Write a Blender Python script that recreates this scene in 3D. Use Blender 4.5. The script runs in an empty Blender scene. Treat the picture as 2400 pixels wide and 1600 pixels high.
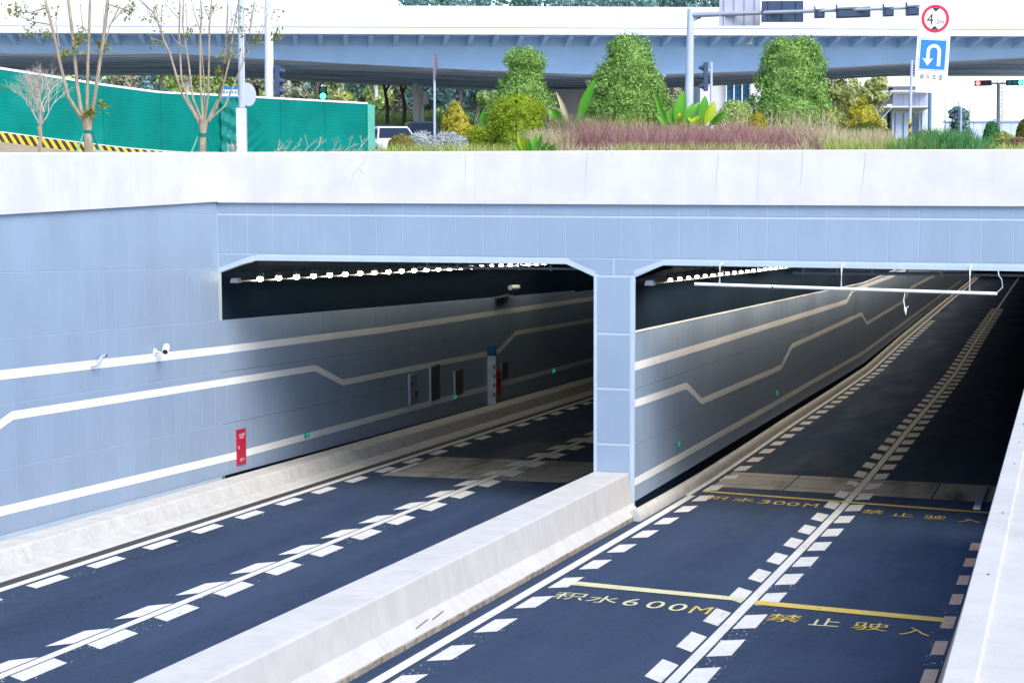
import bpy, bmesh, math, random
import numpy as np
from mathutils import Vector, Matrix

random.seed(7)
rng = np.random.default_rng(7)
S = bpy.context.scene
COL = S.collection

# ------------------------------------------------------------------ camera
FPX, HOR, VPX, ROLL = 4400.0, 357.0, 2520.0, 0.2          # in pixels of the 2400 px wide photograph
TH = math.atan((800 - HOR) / FPX)
PSI = math.atan((VPX - 1200) * math.cos(TH) / FPX)
F = Vector((-math.sin(PSI) * math.cos(TH), math.cos(PSI) * math.cos(TH), -math.sin(TH)))
R0 = Vector((math.cos(PSI), math.sin(PSI), 0))
U0 = R0.cross(F)
_r = math.radians(ROLL)
R = R0 * math.cos(_r) - U0 * math.sin(_r)
U = U0 * math.cos(_r) + R0 * math.sin(_r)
CAM = Vector((9.115, -37.982, 7.55))
cd = bpy.data.cameras.new('camera')
cd.lens = FPX / 2400 * 36
cd.sensor_width = 36
cd.clip_start = 0.5
cd.clip_end = 3000
cam = bpy.data.objects.new('camera', cd)
COL.objects.link(cam)
cam.matrix_world = Matrix((
    (R.x, U.x, -F.x, CAM.x), (R.y, U.y, -F.y, CAM.y), (R.z, U.z, -F.z, CAM.z), (0, 0, 0, 1)))
S.camera = cam

# ------------------------------------------------------------------ sky, sun, exposure
SUN_EL, SUN_AZ = math.radians(48), math.radians(131)      # azimuth clockwise from +Y: behind the camera
w = bpy.data.worlds.new('World')
S.world = w
w.use_nodes = True
nt = w.node_tree
sky = nt.nodes.new('ShaderNodeTexSky')
sky.sky_type = 'NISHITA'
sky.sun_disc = False
sky.sun_elevation = SUN_EL
sky.sun_rotation = SUN_AZ
sky.air_density = 0.7
sky.dust_density = 1.0
sky.ozone_density = 1.5
nt.links.new(sky.outputs[0], nt.nodes['Background'].inputs['Color'])
nt.nodes['Background'].inputs['Strength'].default_value = 0.15
sd = bpy.data.lights.new('sun', 'SUN')
sd.energy = 1.6
sd.angle = math.radians(38)
sd.color = (1.0, 0.95, 0.88)
sun = bpy.data.objects.new('sun', sd)
COL.objects.link(sun)
sv = Vector((math.sin(SUN_AZ) * math.cos(SUN_EL), math.cos(SUN_AZ) * math.cos(SUN_EL), math.sin(SUN_EL)))
sun.rotation_euler = sv.to_track_quat('Z', 'Y').to_euler()
sun.location = (0, -20, 60)
S.view_settings.view_transform = 'Standard'
S.view_settings.look = 'None'
S.view_settings.exposure = 1.36
S.view_settings.gamma = 1
S.view_settings.use_curve_mapping = False
S.render.engine = 'CYCLES'
S.cycles.use_denoising = True
S.cycles.max_bounces = 6
S.cycles.sample_clamp_indirect = 4

# ------------------------------------------------------------------ helpers
def at(px, py, d):
    """world point seen at a pixel of the photograph, d metres deep"""
    return CAM + F * d + R * ((px - 1200) / FPX * d) - U * ((py - 800) / FPX * d)

def gp(px, d, z):
    """world point in the upright plane through pixel column px at depth d, height z"""
    p = at(px, HOR, d)
    return Vector((p.x, p.y, z))

def hz(py, d):
    return CAM.z + (HOR - py) / FPX * d

ZR = [(-80, 4.6), (-40, 2.45), (-17, 1.0), (-9, .5), (0, -.06), (3.5, -.27), (7, -.46), (12, -.68), (20, -1.0), (32, -1.53),
      (45, -2.05), (62, -2.35), (92, -3.03), (144, -4.3), (170, -4.9)]
def zr(y): return float(np.interp(y, [a for a, b in ZR], [b for a, b in ZR]))
def zl(y): return -.047 * y if y < 45 else -2.115 - .022 * (y - 45)
def zt(y): return -.0445 * y if y < 45 else -2.0 - .023 * (y - 45)

class MB:
    """collects geometry; build() links it as one mesh object"""
    def __init__(s): s.v = []; s.f = []; s.m = []
    def quad(s, a, b, c, d, m=0):
        n = len(s.v); s.v += [tuple(a), tuple(b), tuple(c), tuple(d)]; s.f.append((n, n+1, n+2, n+3)); s.m.append(m)
    def poly(s, pts, m=0):
        n = len(s.v); s.v += [tuple(p) for p in pts]; s.f.append(tuple(range(n, n+len(pts)))); s.m.append(m)
    def box(s, x0, x1, y0, y1, z0, z1, m=0):
        s.hexa([(x0,y0,z0),(x1,y0,z0),(x1,y1,z0),(x0,y1,z0)], [(x0,y0,z1),(x1,y0,z1),(x1,y1,z1),(x0,y1,z1)], m)
    def hexa(s, a, b, m=0):
        n = len(s.v); k = len(a)
        s.v += [tuple(p) for p in a] + [tuple(p) for p in b]
        s.f.append(tuple(n+i for i in range(k))[::-1]); s.m.append(m)
        s.f.append(tuple(n+k+i for i in range(k))); s.m.append(m)
        for i in range(k):
            j = (i+1) % k
            s.f.append((n+i, n+j, n+k+j, n+k+i)); s.m.append(m)
    def loft(s, rings, closed=True, caps=True, m=0):
        n = len(s.v); k = len(rings[0])
        for r in rings: s.v += [tuple(p) for p in r]
        for i in range(len(rings)-1):
            for j in range(k if closed else k-1):
                j2 = (j+1) % k
                s.f.append((n+i*k+j, n+i*k+j2, n+(i+1)*k+j2, n+(i+1)*k+j)); s.m.append(m)
        if caps and closed:
            s.f.append(tuple(n+j for j in range(k))[::-1]); s.m.append(m)
            s.f.append(tuple(n+(len(rings)-1)*k+j for j in range(k))); s.m.append(m)
    def tube(s, pts, rad, k=8, m=0, caps=True):
        pts = [Vector(p) for p in pts]
        rads = rad if isinstance(rad, (list, tuple)) else [rad]*len(pts)
        rings = []
        up = Vector((0.13, 0.21, 1)).normalized()
        for i, p in enumerate(pts):
            t = (pts[min(i+1, len(pts)-1)] - pts[max(i-1, 0)]).normalized()
            a = up - t*up.dot(t)
            if a.length < .05: a = Vector((1, 0, 0)) - t*t.x
            a.normalize(); b = t.cross(a)
            rings.append([p + (a*math.cos(2*math.pi*j/k) + b*math.sin(2*math.pi*j/k))*rads[i] for j in range(k)])
        s.loft(rings, True, caps, m)
    def lathe(s, c, prof, k=16, m=0):
        c = Vector(c)
        s.loft([[c + Vector((r*math.cos(2*math.pi*j/k), r*math.sin(2*math.pi*j/k), z)) for j in range(k)] for r, z in prof], True, True, m)
    def build(s, name, mats, parent=None, smooth=False, bevel=0, **pr):
        me = bpy.data.meshes.new(name)
        me.from_pydata(s.v, [], s.f)
        if not isinstance(mats, (list, tuple)): mats = [mats]
        for q in mats: me.materials.append(q)
        if len(mats) > 1: me.polygons.foreach_set('material_index', s.m)
        bm = bmesh.new(); bm.from_mesh(me)
        bmesh.ops.remove_doubles(bm, verts=bm.verts, dist=1e-5)
        bmesh.ops.recalc_face_normals(bm, faces=bm.faces)
        if bevel: bmesh.ops.bevel(bm, geom=[e for e in bm.edges if len(e.link_faces) == 2 and e.calc_face_angle(0) > .5], offset=bevel, segments=2, profile=.7, affect='EDGES', clamp_overlap=True)
        if smooth:
            for f in bm.faces: f.smooth = True
        bm.to_mesh(me); bm.free()
        if smooth: me.set_sharp_from_angle(angle=math.radians(42))
        return link(name, me, parent, **pr)

def link(name, me, parent=None, **pr):
    o = bpy.data.objects.new(name, me); COL.objects.link(o)
    if parent: o.parent = parent
    for k, v in pr.items(): o[k] = v
    return o

def thing(name, label, cat, loc=(0, 0, 0), group=None):
    o = bpy.data.objects.new(name, None); COL.objects.link(o)
    o.empty_display_size = .2
    o['label'] = label; o['category'] = cat; o['kind'] = 'thing'
    if group: o['group'] = group
    return o

def tag(o, label, cat, group=None):
    o['label'] = label; o['category'] = cat; o['kind'] = 'thing'
    if group: o['group'] = group
    return o

def text_mesh(body, size, name, mat_, M, parent=None, depth=0.0, fit=None):
    cu = bpy.data.curves.new('t', 'FONT'); cu.body = body; cu.size = size; cu.align_x = 'CENTER'; cu.align_y = 'CENTER'
    cu.extrude = depth; cu.resolution_u = 3
    o = bpy.data.objects.new('t', cu); COL.objects.link(o)
    dg = bpy.context.evaluated_depsgraph_get(); dg.update()
    me = bpy.data.meshes.new_from_object(o.evaluated_get(dg))
    bpy.data.objects.remove(o); bpy.data.curves.remove(cu)
    co = np.zeros(len(me.vertices)*3); me.vertices.foreach_get('co', co); co = co.reshape(-1, 3)
    if len(co):
        lo, hi = co.min(0), co.max(0)
        co[:, :2] -= (lo+hi)[:2]/2
        if fit: co[:, 0] *= fit[0]/max(hi[0]-lo[0], 1e-6); co[:, 1] *= fit[1]/max(hi[1]-lo[1], 1e-6)
        pts = np.array([tuple(M(Vector(c))) for c in co])
        me.vertices.foreach_set('co', pts.ravel())
    me.materials.clear(); me.materials.append(mat_)
    for p in me.polygons: p.material_index = 0
    me.name = name; me.update()
    return link(name, me, parent)

# ------------------------------------------------------------------ materials
def nodes(name):
    m = bpy.data.materials.new(name); m.use_nodes = True
    return m, m.node_tree, m.node_tree.nodes['Principled BSDF']

def mixc(t, fac, a, b, mode='MIX'):
    n = t.nodes.new('ShaderNodeMix'); n.data_type = 'RGBA'; n.blend_type = mode
    for sock, v in ((n.inputs[0], fac), (n.inputs[6], a), (n.inputs[7], b)):
        if hasattr(v, 'links'): t.links.new(v, sock)
        elif isinstance(v, (int, float)): sock.default_value = v
        else: sock.default_value = (*v, 1)
    return n.outputs[2]

def noise(t, scale, stretch=(1, 1, 1), detail=4, rough=.55, lo=0.35, hi=0.65):
    g = t.nodes.new('ShaderNodeNewGeometry'); mp = t.nodes.new('ShaderNodeMapping')
    mp.inputs['Scale'].default_value = stretch
    t.links.new(g.outputs['Position'], mp.inputs[0])
    n = t.nodes.new('ShaderNodeTexNoise'); n.inputs['Scale'].default_value = scale
    n.inputs['Detail'].default_value = detail; n.inputs['Roughness'].default_value = rough
    t.links.new(mp.outputs[0], n.inputs['Vector'])
    r = t.nodes.new('ShaderNodeMapRange'); r.inputs[1].default_value = lo; r.inputs[2].default_value = hi
    t.links.new(n.outputs[0], r.inputs[0])
    return r.outputs[0]

def mat(name, col, rough=.6, var=.12, scale=2., stretch=(1, 1, 1), bump=0., bscale=40, metal=0., spec=.35, streak=None, sfac=.35, objvar=0., spots=None, spfac=.5, spscale=1.5, spst=(1, 1, 1)):
    m, t, b = nodes(name)
    c = mixc(t, noise(t, scale, stretch), tuple(x*(1-var) for x in col), tuple(min(1, x*(1+var)) for x in col))
    if streak:
        f = noise(t, 1.3, (3, 3, .12), 5, .6, .48, .75)
        mm = t.nodes.new('ShaderNodeMath'); mm.operation = 'MULTIPLY'; mm.inputs[1].default_value = sfac
        t.links.new(f, mm.inputs[0]); c = mixc(t, mm.outputs[0], c, streak)
    if spots:
        f = noise(t, spscale, spst, 8, .7, .52, .7)
        mm = t.nodes.new('ShaderNodeMath'); mm.operation = 'MULTIPLY'; mm.inputs[1].default_value = spfac
        t.links.new(f, mm.inputs[0]); c = mixc(t, mm.outputs[0], c, spots)
    if objvar:
        oi = t.nodes.new('ShaderNodeObjectInfo'); r = t.nodes.new('ShaderNodeMapRange')
        r.inputs[3].default_value = 1-objvar; r.inputs[4].default_value = 1+objvar
        t.links.new(oi.outputs['Random'], r.inputs[0])
        h = t.nodes.new('ShaderNodeHueSaturation'); t.links.new(r.outputs[0], h.inputs['Value']); t.links.new(c, h.inputs['Color'])
        c = h.outputs[0]
    t.links.new(c, b.inputs['Base Color'])
    b.inputs['Roughness'].default_value = rough; b.inputs['Metallic'].default_value = metal
    b.inputs['Specular IOR Level'].default_value = spec
    if bump:
        bn = t.nodes.new('ShaderNodeBump'); bn.inputs['Strength'].default_value = bump; bn.inputs['Distance'].default_value = .02
        t.links.new(noise(t, bscale, (1, 1, 1), 3, .6, .2, .8), bn.inputs['Height']); t.links.new(bn.outputs[0], b.inputs['Normal'])
    return m

def paint_mat(name, col, wear=(.06, .065, .08), amount=.5, lo=.56, hi=.66):
    """road paint worn through to the asphalt in flecks"""
    m, t, b = nodes(name)
    c = mixc(t, noise(t, 2.2, (1, 1, 1), 3), tuple(x*.88 for x in col), col)
    f = noise(t, 9, (1, .5, 1), 8, .75, lo, hi)
    mm = t.nodes.new('ShaderNodeMath'); mm.operation = 'MULTIPLY'; mm.inputs[1].default_value = amount
    t.links.new(f, mm.inputs[0]); c = mixc(t, mm.outputs[0], c, wear)
    t.links.new(c, b.inputs['Base Color']); b.inputs['Roughness'].default_value = .6
    return m

def leaf_mat(name, cols, trans=.25, rough=.55):
    m, t, b = nodes(name)
    g = t.nodes.new('ShaderNodeNewGeometry'); r = t.nodes.new('ShaderNodeValToRGB')
    r.color_ramp.interpolation = 'LINEAR'
    el = r.color_ramp.elements
    for i, c in enumerate(cols):
        p = i/(len(cols)-1)
        e = el[0] if i == 0 else (el[1] if i == len(cols)-1 else el.new(p))
        e.position = p
    for e in el:
        e.color = (*cols[round(e.position*(len(cols)-1))], 1)
    t.links.new(g.outputs['Random Per Island'], r.inputs[0])
    t.links.new(r.outputs[0], b.inputs['Base Color']); b.inputs['Roughness'].default_value = rough
    b.inputs['Specular IOR Level'].default_value = .3
    tr = t.nodes.new('ShaderNodeBsdfTranslucent'); t.links.new(r.outputs[0], tr.inputs[0])
    mx = t.nodes.new('ShaderNodeMixShader'); mx.inputs[0].default_value = trans
    t.links.new(b.outputs[0], mx.inputs[1]); t.links.new(tr.outputs[0], mx.inputs[2])
    t.links.new(mx.outputs[0], t.nodes['Material Output'].inputs[0])
    return m

def emit_mat(name, col, e, base=(.1, .1, .1)):
    m, t, b = nodes(name)
    b.inputs['Base Color'].default_value = (*base, 1)
    b.inputs['Emission Color'].default_value = (*col, 1); b.inputs['Emission Strength'].default_value = e
    return m

M = dict(
    wallwhite=mat('sunlit_wall_concrete', (.475, .465, .445), .7, .05, 1.1, bump=.2, bscale=22, streak=(.36, .355, .34), sfac=.3, spots=(.34, .33, .31), spfac=.35, spscale=1.2),
    white=mat('white_concrete', (.63, .615, .59), .7, .06, 1.2, bump=.05, bscale=25, streak=(.50, .495, .49), sfac=.26),
    barrier=mat('barrier_concrete', (.51, .50, .475), .75, .05, 2.2, bump=.08, bscale=30, streak=(.36, .355, .34), sfac=.32, spots=(.40, .39, .37), spfac=.3, spscale=.9),
    dirty=mat('dirty_concrete', (.30, .26, .20), .85, .3, 6, (1, 1, .3), .4, 30, spots=(.05, .045, .04), spfac=.9, spscale=5),
    kerb=mat('kerb_concrete', (.48, .47, .44), .75, .07, 3, bump=.2, bscale=30, spots=(.31, .29, .26), spfac=.45, spscale=2.5),
    joint=mat('joint_filler', (.30, .30, .31), .8),
    panel=mat('blue_enamel_panel', (.275, .355, .46), .42, .05, .8, (1, 1, .6), spec=.4, objvar=.012, streak=(.245, .32, .425), sfac=.4),
    trim=mat('pale_trim', (.44, .53, .61), .45, .04),
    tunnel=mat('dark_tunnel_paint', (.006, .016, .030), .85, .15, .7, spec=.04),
    stripe=mat('white_band', (.86, .85, .82), .5, .03),
    asphalt=None,
    drain=mat('drain_slab', (.30, .28, .24), .6, .12, 1.2, (1, .3, 1), 0, 25, spots=(.035, .035, .035), spfac=.95, spscale=.9, spst=(1, .22, 1)),
    steel=mat('galvanised_steel', (.42, .46, .53), .42, .07, 3, metal=.35),
    pole=mat('grey_pole_paint', (.42, .47, .58), .45, .05, 2),
    pale_pole=mat('pale_pole_paint', (.62, .64, .72), .5, .05, 2),
    black=mat('black_plastic', (.018, .02, .028), .5, .1),
    navy=mat('dark_blue_case', (.035, .06, .12), .4, .1),
    dark=mat('dark_gap', (.02, .02, .024), .9),
    red=mat('red_enamel', (.45, .02, .05), .4, .06),
    signwhite=mat('sign_white', (.80, .80, .80), .5, .02),
    signblue=mat('sign_blue', (.02, .20, .52), .4, .03),
    signred=mat('sign_red', (.62, .02, .06), .45, .03),
    signblack=mat('sign_black', (.02, .025, .05), .5, .02),
    lampcase=mat('lamp_housing', (.16, .18, .21), .45, .05, metal=.3), raildark=mat('dark_rail', (.05, .055, .06), .5),
    lens=emit_mat('lit_lens', (1, .90, .68), 26),
    green_lit=emit_mat('green_lit', (.08, 1, .6), 1.3),
    teal_lit=emit_mat('teal_lit', (.01, .35, .28), .10, (0, .10, .09)),
    red_lit=emit_mat('red_lit', (1, .12, .10), 2.0),
    hoard=mat('green_hoarding', (.002, .185, .155), .5, .12, .7, (1, 1, 1), spec=.06, spots=(.02, .25, .21), spfac=.35, spscale=.8),
    hoard_light=mat('pale_green_post', (.10, .42, .32), .5, .05),
    tarp=mat('green_tarp', (.002, .18, .15), .3, .06, 2, spec=.4),
    cap=mat('white_cap', (.78, .78, .78), .5, .03),
    yellow=mat('hazard_yellow', (.62, .44, .03), .55, .1, 6),
    hazblack=mat('hazard_black', (.03, .03, .028), .6, .1, 6),
    soil=mat('dry_soil', (.34, .28, .18), .9, .2, 4, bump=.5, bscale=20),
    ground=mat('ground', (.10, .11, .05), .9, .35, .3, bump=.4, bscale=6),
    paving=mat('grey_paving', (.30, .30, .30), .9, .1, .5),
    bark=mat('pale_bark', (.33, .27, .20), .85, .25, 9, (1, 1, .3), .5, 40),
    darkbark=mat('dark_bark', (.12, .10, .08), .85, .3, 8, (1, 1, .3)),
    twig=mat('pale_twig', (.50, .43, .36), .8, .2, 9),
    whitebark=mat('white_bark', (.62, .60, .58), .8, .15, 5, (1, 1, .3)),
    bridge=mat('bridge_white', (.59, .60, .62), .7, .05, .6, streak=(.55, .56, .6), sfac=.22),
    girder=mat('girder_blue_grey', (.34, .51, .72), .6, .06, .5),
    soffit=mat('soffit', (.78, .78, .77), .55, .5, .55, (.16, 1.9, 1), spots=(.07, .085, .11), spfac=.75, spscale=.5),  # stretched dark streaks put the shading under the deck into the colour, with stains
    glass=mat('blue_glass', (.02, .09, .18), .08, .1, spec=.8),
    carwhite=mat('white_car_paint', (.78, .79, .80), .25, .02, spec=.6),
    cardark=mat('black_car_paint', (.02, .022, .03), .25, .05, spec=.6),
    carblue=mat('dark_blue_car_paint', (.03, .05, .09), .25, .05, spec=.6),
    carglass=mat('car_glass', (.012, .018, .03), .06, .05, spec=.8),
    tyre=mat('tyre_rubber', (.015, .015, .015), .85),
    pale_blue=mat('pale_blue_steel', (.50, .58, .74), .5, .06, 1),
    bluegrey=mat('blue_grey_cladding', (.40, .45, .60), .5, .08, 1.5, (4, 4, .2)),
    beige=mat('pale_wall', (.66, .66, .64), .7, .06, .5),
)
def asphalt():
    m, t, b = nodes('asphalt')
    c = mixc(t, noise(t, .8, (1, .03, 1), 4, .6, .33, .67), (.006, .012, .026), (.032, .052, .098))
    c = mixc(t, noise(t, .35, (1, .5, 1), 6, .7, .40, .72), c, (.038, .058, .100))
    f = noise(t, 24, (1, .7, 1), 5, .8, .36, .66)
    c = mixc(t, f, c, (.042, .066, .118))
    f2 = noise(t, 11, (1, .6, 1), 9, .85, .60, .68)
    mm = t.nodes.new('ShaderNodeMath'); mm.operation = 'MULTIPLY'; mm.inputs[1].default_value = .7
    t.links.new(f2, mm.inputs[0]); c = mixc(t, mm.outputs[0], c, (.16, .17, .20))
    t.links.new(c, b.inputs['Base Color'])
    r = t.nodes.new('ShaderNodeMapRange'); r.inputs[3].default_value = .50; r.inputs[4].default_value = .72
    t.links.new(noise(t, .8, (1, .2, 1), 3), r.inputs[0]); t.links.new(r.outputs[0], b.inputs['Roughness'])
    b.inputs['Specular IOR Level'].default_value = .05
    bn = t.nodes.new('ShaderNodeBump'); bn.inputs['Strength'].default_value = .55; bn.inputs['Distance'].default_value = .012
    t.links.new(noise(t, 45, (1, 1, 1), 4, .7, .2, .8), bn.inputs['Height']); t.links.new(bn.outputs[0], b.inputs['Normal'])
    return m
M['asphalt'] = asphalt()
M['paint'] = paint_mat('road_paint_white', (.66, .65, .61), amount=.7, lo=.57, hi=.70)
M['pinkpaint'] = paint_mat('road_paint_faded', (.60, .37, .25))
M['ypaint'] = paint_mat('road_paint_yellow', (.62, .45, .09), amount=.6)
M['ylpaint'] = paint_mat('road_paint_pale_yellow', (.62, .60, .34), amount=.6)
# ------------------------------------------------------------------ ground, road
def sheet(xs, ys, zf, name, m, **pr):
    b = MB()
    for i in range(len(ys)-1):
        for j in range(len(xs)-1):
            b.quad((xs[j], ys[i], zf(xs[j], ys[i])), (xs[j+1], ys[i], zf(xs[j+1], ys[i])),
                   (xs[j+1], ys[i+1], zf(xs[j+1], ys[i+1])), (xs[j], ys[i+1], zf(xs[j], ys[i+1])))
    return b.build(name, m, kind='structure', **pr)

GZ = 7.2
g = MB()
g.quad((-900, .5, GZ), (900, .5, GZ), (900, 1500, GZ), (-900, 1500, GZ))
g.quad((-900, -300, GZ), (-9.4, -300, GZ), (-9.4, .5, GZ), (-900, .5, GZ))
g.quad((10.6, -300, 3.6), (900, -300, 3.6), (900, .5, 3.6), (10.6, .5, 3.6))
g.build('ground', M['ground'], kind='structure')
# cross street that runs behind the planting bed
b = MB(); P = [gp(-700, 78, GZ+.004), gp(3200, 78, GZ+.004), gp(3200, 119, GZ+.004), gp(-700, 119, GZ+.004)]
b.poly(P); b.build('street', M['paving'], kind='structure')

ys = [-80, -60, -40, -30, -24, -20, -17, -13, -9, -4.5, 0, 1.8, 3.5, 7, 12, 16, 20, 26, 32, 38, 45, 53, 62, 76, 92, 118, 144, 166]
roadL = sheet([-9.2, -6, -3, -.2], ys, lambda x, y: zl(y), 'road', M['asphalt'])
roadR = sheet([-.2, 2, 5, 9.1], ys, lambda x, y: zr(y), 'road', M['asphalt'])

def ribbon(x0, x1, y0, y1, zf, name, m, parent, dz=.006, step=3.):
    b = MB(); n = max(1, int((y1-y0)/step)); yy = [y0+(y1-y0)*i/n for i in range(n+1)]
    for i in range(n):
        b.quad((x0, yy[i], zf(yy[i])+dz), (x1, yy[i], zf(yy[i])+dz), (x1, yy[i+1], zf(yy[i+1])+dz), (x0, yy[i+1], zf(yy[i+1])+dz))
    return b.build(name, m, parent)

ribbon(-7.40, -7.22, -40, 120, zl, 'edge_line', M['paint'], roadL)
ribbon(-4.17, -4.01, -40, 120, zl, 'lane_line', M['paint'], roadL)
ribbon(-1.02, -.86, -40, 120, zl, 'edge_line', M['paint'], roadL)
ribbon(.82, .99, -40, 3.9, zr, 'edge_line', M['paint'], roadR)
ribbon(.70, .87, 3.9, 150, zr, 'edge_line', M['paint'], roadR)
ribbon(4.33, 4.49, -40, 150, zr, 'lane_line', M['paint'], roadR)
ribbon(7.62, 7.78, -40, 120, zr, 'edge_line', M['pinkpaint'], roadR)

def blocks(xa, xb, ya, yb, y0, y1, zf, m, parent, ln=1.06, pitch=2.0, dz=.006):
    """slanting slow-down blocks: edge xa is shifted by ya, edge xb by yb"""
    y = y0
    while y < y1:
        j = random.uniform(-.04, .04); b = MB()
        P = [(xa, y+ya+j), (xb, y+yb+j), (xb, y+yb+ln+j), (xa, y+ya+ln+j)]
        b.poly([(p[0], p[1], zf(p[1])+dz) for p in P])
        b.build('marking_block', m, parent)
        y += pitch
blocks(-7.13, -6.84, 0, -.16, -15.4, 46, zl, M['paint'], roadL)
blocks(-4.47, -4.20, -.30, 0, -17.0, 46, zl, M['paint'], roadL, ln=1.1)
blocks(-3.98, -3.66, 0, -.20, -17.0, 46, zl, M['paint'], roadL, ln=1.1)
blocks(1.09, 1.38, 0, .20, -17.1, 4.5, zr, M['paint'], roadR)
blocks(.98, 1.28, 0, .20, 4.9, 78, zr, M['paint'], roadR)
blocks(4.01, 4.29, 0, -.31, -17.0, 92, zr, M['paint'], roadR, ln=1.12)
blocks(4.53, 4.84, 0, .20, -17.5, 92, zr, M['paint'], roadR, ln=1.15)
blocks(7.40, 7.58, 0, .05, -16.3, -2, zr, M['pinkpaint'], roadR, ln=1.0)

def cross_line(P, m):
    b = MB()
    (x0, a0, b0), (x1, a1, b1) = P
    n = 6
    for i in range(n):
        u, v = i/n, (i+1)/n
        q = [(x0+(x1-x0)*u, a0+(a1-a0)*u), (x0+(x1-x0)*v, a0+(a1-a0)*v), (x0+(x1-x0)*v, b0+(b1-b0)*v), (x0+(x1-x0)*u, b0+(b1-b0)*u)]
        b.poly([(p[0], p[1], zr(p[1])+.011) for p in q])
    return b.build('cross_line', m, roadR)
cross_line([(1.38, -8.73, -8.36), (4.30, -9.2, -8.88)], M['ylpaint'])
cross_line([(4.5, -9.4, -9.04), (7.42, -9.86, -9.50)], M['ypaint'])
cross_line([(1.0, 4.62, 4.86), (7.8, 3.25, 3.50)], M['ypaint'])

def road_text(ch, x, y, sx, sy, m):
    text_mesh(ch, 1, 'lettering', m, lambda c: Vector((x+c.x, y+c.y, zr(y+c.y)+.010)), roadR, fit=(sx, sy))
for ch, x, y, s, m in (('积', 1.63, -9.73, .52, 'ylpaint'), ('水', 2.20, -9.83, .50, 'ylpaint'), ('6', 2.67, -9.9, .24, 'ylpaint'), ('0', 3.07, -9.99, .27, 'ylpaint'),
                       ('0', 3.44, -10.08, .27, 'ylpaint'), ('M', 3.82, -10.18, .30, 'ypaint'),
                       ('禁', 5.12, -10.37, .50, 'ypaint'), ('止', 5.75, -10.48, .44, 'ylpaint'), ('驶', 6.42, -10.58, .52, 'ypaint'), ('入', 7.08, -10.74, .44, 'ypaint'),
                       ('积', 1.53, 3.68, .50, 'ypaint'), ('水', 2.17, 3.58, .50, 'ypaint'), ('3', 2.66, 3.42, .24, 'ypaint'), ('0', 3.0, 3.34, .27, 'ypaint'),
                       ('0', 3.32, 3.26, .27, 'ypaint'), ('M', 3.72, 3.2, .30, 'ypaint'),
                       ('禁', 5.13, 2.62, .46, 'ypaint'), ('止', 5.78, 2.38, .46, 'ypaint'), ('驶', 6.47, 2.22, .46, 'ypaint'), ('入', 7.2, 2.02, .48, 'ypaint')):
    road_text(ch, x, y, s, .62, M[m])

# flecks of worn paint scattered beside the lane lines
def flecks(x0, x1, y0, y1, n, zf, parent):
    b = MB()
    for i in range(n):
        x, y = random.uniform(x0, x1), y0+(y1-y0)*random.random()**1.4; q = .003+.011*random.random()**2
        k = random.choice((3, 4, 5)); a0 = random.uniform(0, 6.28); st = random.uniform(1, 2.6)
        b.poly([(x+q*math.cos(a0+6.283*j/k)*random.uniform(.5, 1.2), y+st*q*math.sin(a0+6.283*j/k)*random.uniform(.5, 1.2), zf(y)+.005) for j in range(k)])
    return b.build('paint_flecks', M['paint'], parent, kind='stuff')
flecks(-4.0, -3.6, -18, -3, 520, zl, roadL); flecks(-6.9, -6.6, -16, -2, 90, zl, roadL)
flecks(4.5, 4.9, -17, -4, 520, zr, roadR); flecks(1.05, 1.45, -17, -2, 220, zr, roadR); flecks(7.3, 7.6, -13, -8, 160, zr, roadR)

# drain channels across both carriageways at the portal
def drain(x0, x1, ya, yb, zf, parent, skew):
    n = 4
    for r, (f0, f1) in enumerate(((0, .22), (.24, .78), (.80, 1))):
        for i in range(n):
            u0, u1 = x0+(x1-x0)*i/n+.02, x0+(x1-x0)*(i+1)/n-.02
            q = []
            for (x, fr) in ((u0, f0), (u1, f0), (u1, f1), (u0, f1)):
                y = ya+(yb-ya)*fr + skew*(x-x0)/(x1-x0)
                q.append((x, y))
            b = MB(); lo = [(x, y, zf(y)-.03) for x, y in q]; hi = [(x, y, zf(y)+.004) for x, y in q]
            b.hexa(lo, hi); b.build('drain_slab', M['drain'], parent)
drain(1.0, 7.9, 5.75, 8.75, zr, roadR, -.45)
drain(-6.75, -.6, 4.0, 8.1, zl, roadL, .4)
ribbon(-6.75, -6.62, 4.6, 6.6, zl, 'lane_line', M['paint'], roadL, dz=.012)

# flat gauge plate by the right-hand edge
t = thing('marker_plate', 'narrow grey metal plate with black arrow lying beside the right road edge', 'plate')
b = MB(); b.hexa([(7.18, 4.35, zr(4.35)+.006), (7.33, 4.35, zr(4.35)+.006), (7.33, 8.1, zr(8.1)+.006), (7.18, 8.1, zr(8.1)+.006)],
                 [(7.18, 4.35, zr(4.35)+.05), (7.33, 4.35, zr(4.35)+.05), (7.33, 8.1, zr(8.1)+.05), (7.18, 8.1, zr(8.1)+.05)])
b.build('plate', M['steel'], t)
b = MB(); b.poly([(7.2, 7.1, zr(7.1)+.054), (7.31, 7.1, zr(7.1)+.054), (7.31, 7.5, zr(7.5)+.054)]); b.build('arrow', M['black'], t)
b = MB(); b.hexa([(7.18, 3.9, zr(3.9)+.006), (7.33, 3.9, zr(3.9)+.006), (7.33, 4.25, zr(4.25)+.006), (7.18, 4.25, zr(4.25)+.006)],
                 [(7.18, 3.9, zr(3.9)+.05), (7.33, 3.9, zr(3.9)+.05), (7.33, 4.25, zr(4.25)+.05), (7.18, 4.25, zr(4.25)+.05)])
b.build('label_strip', M['signwhite'], t)

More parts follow.
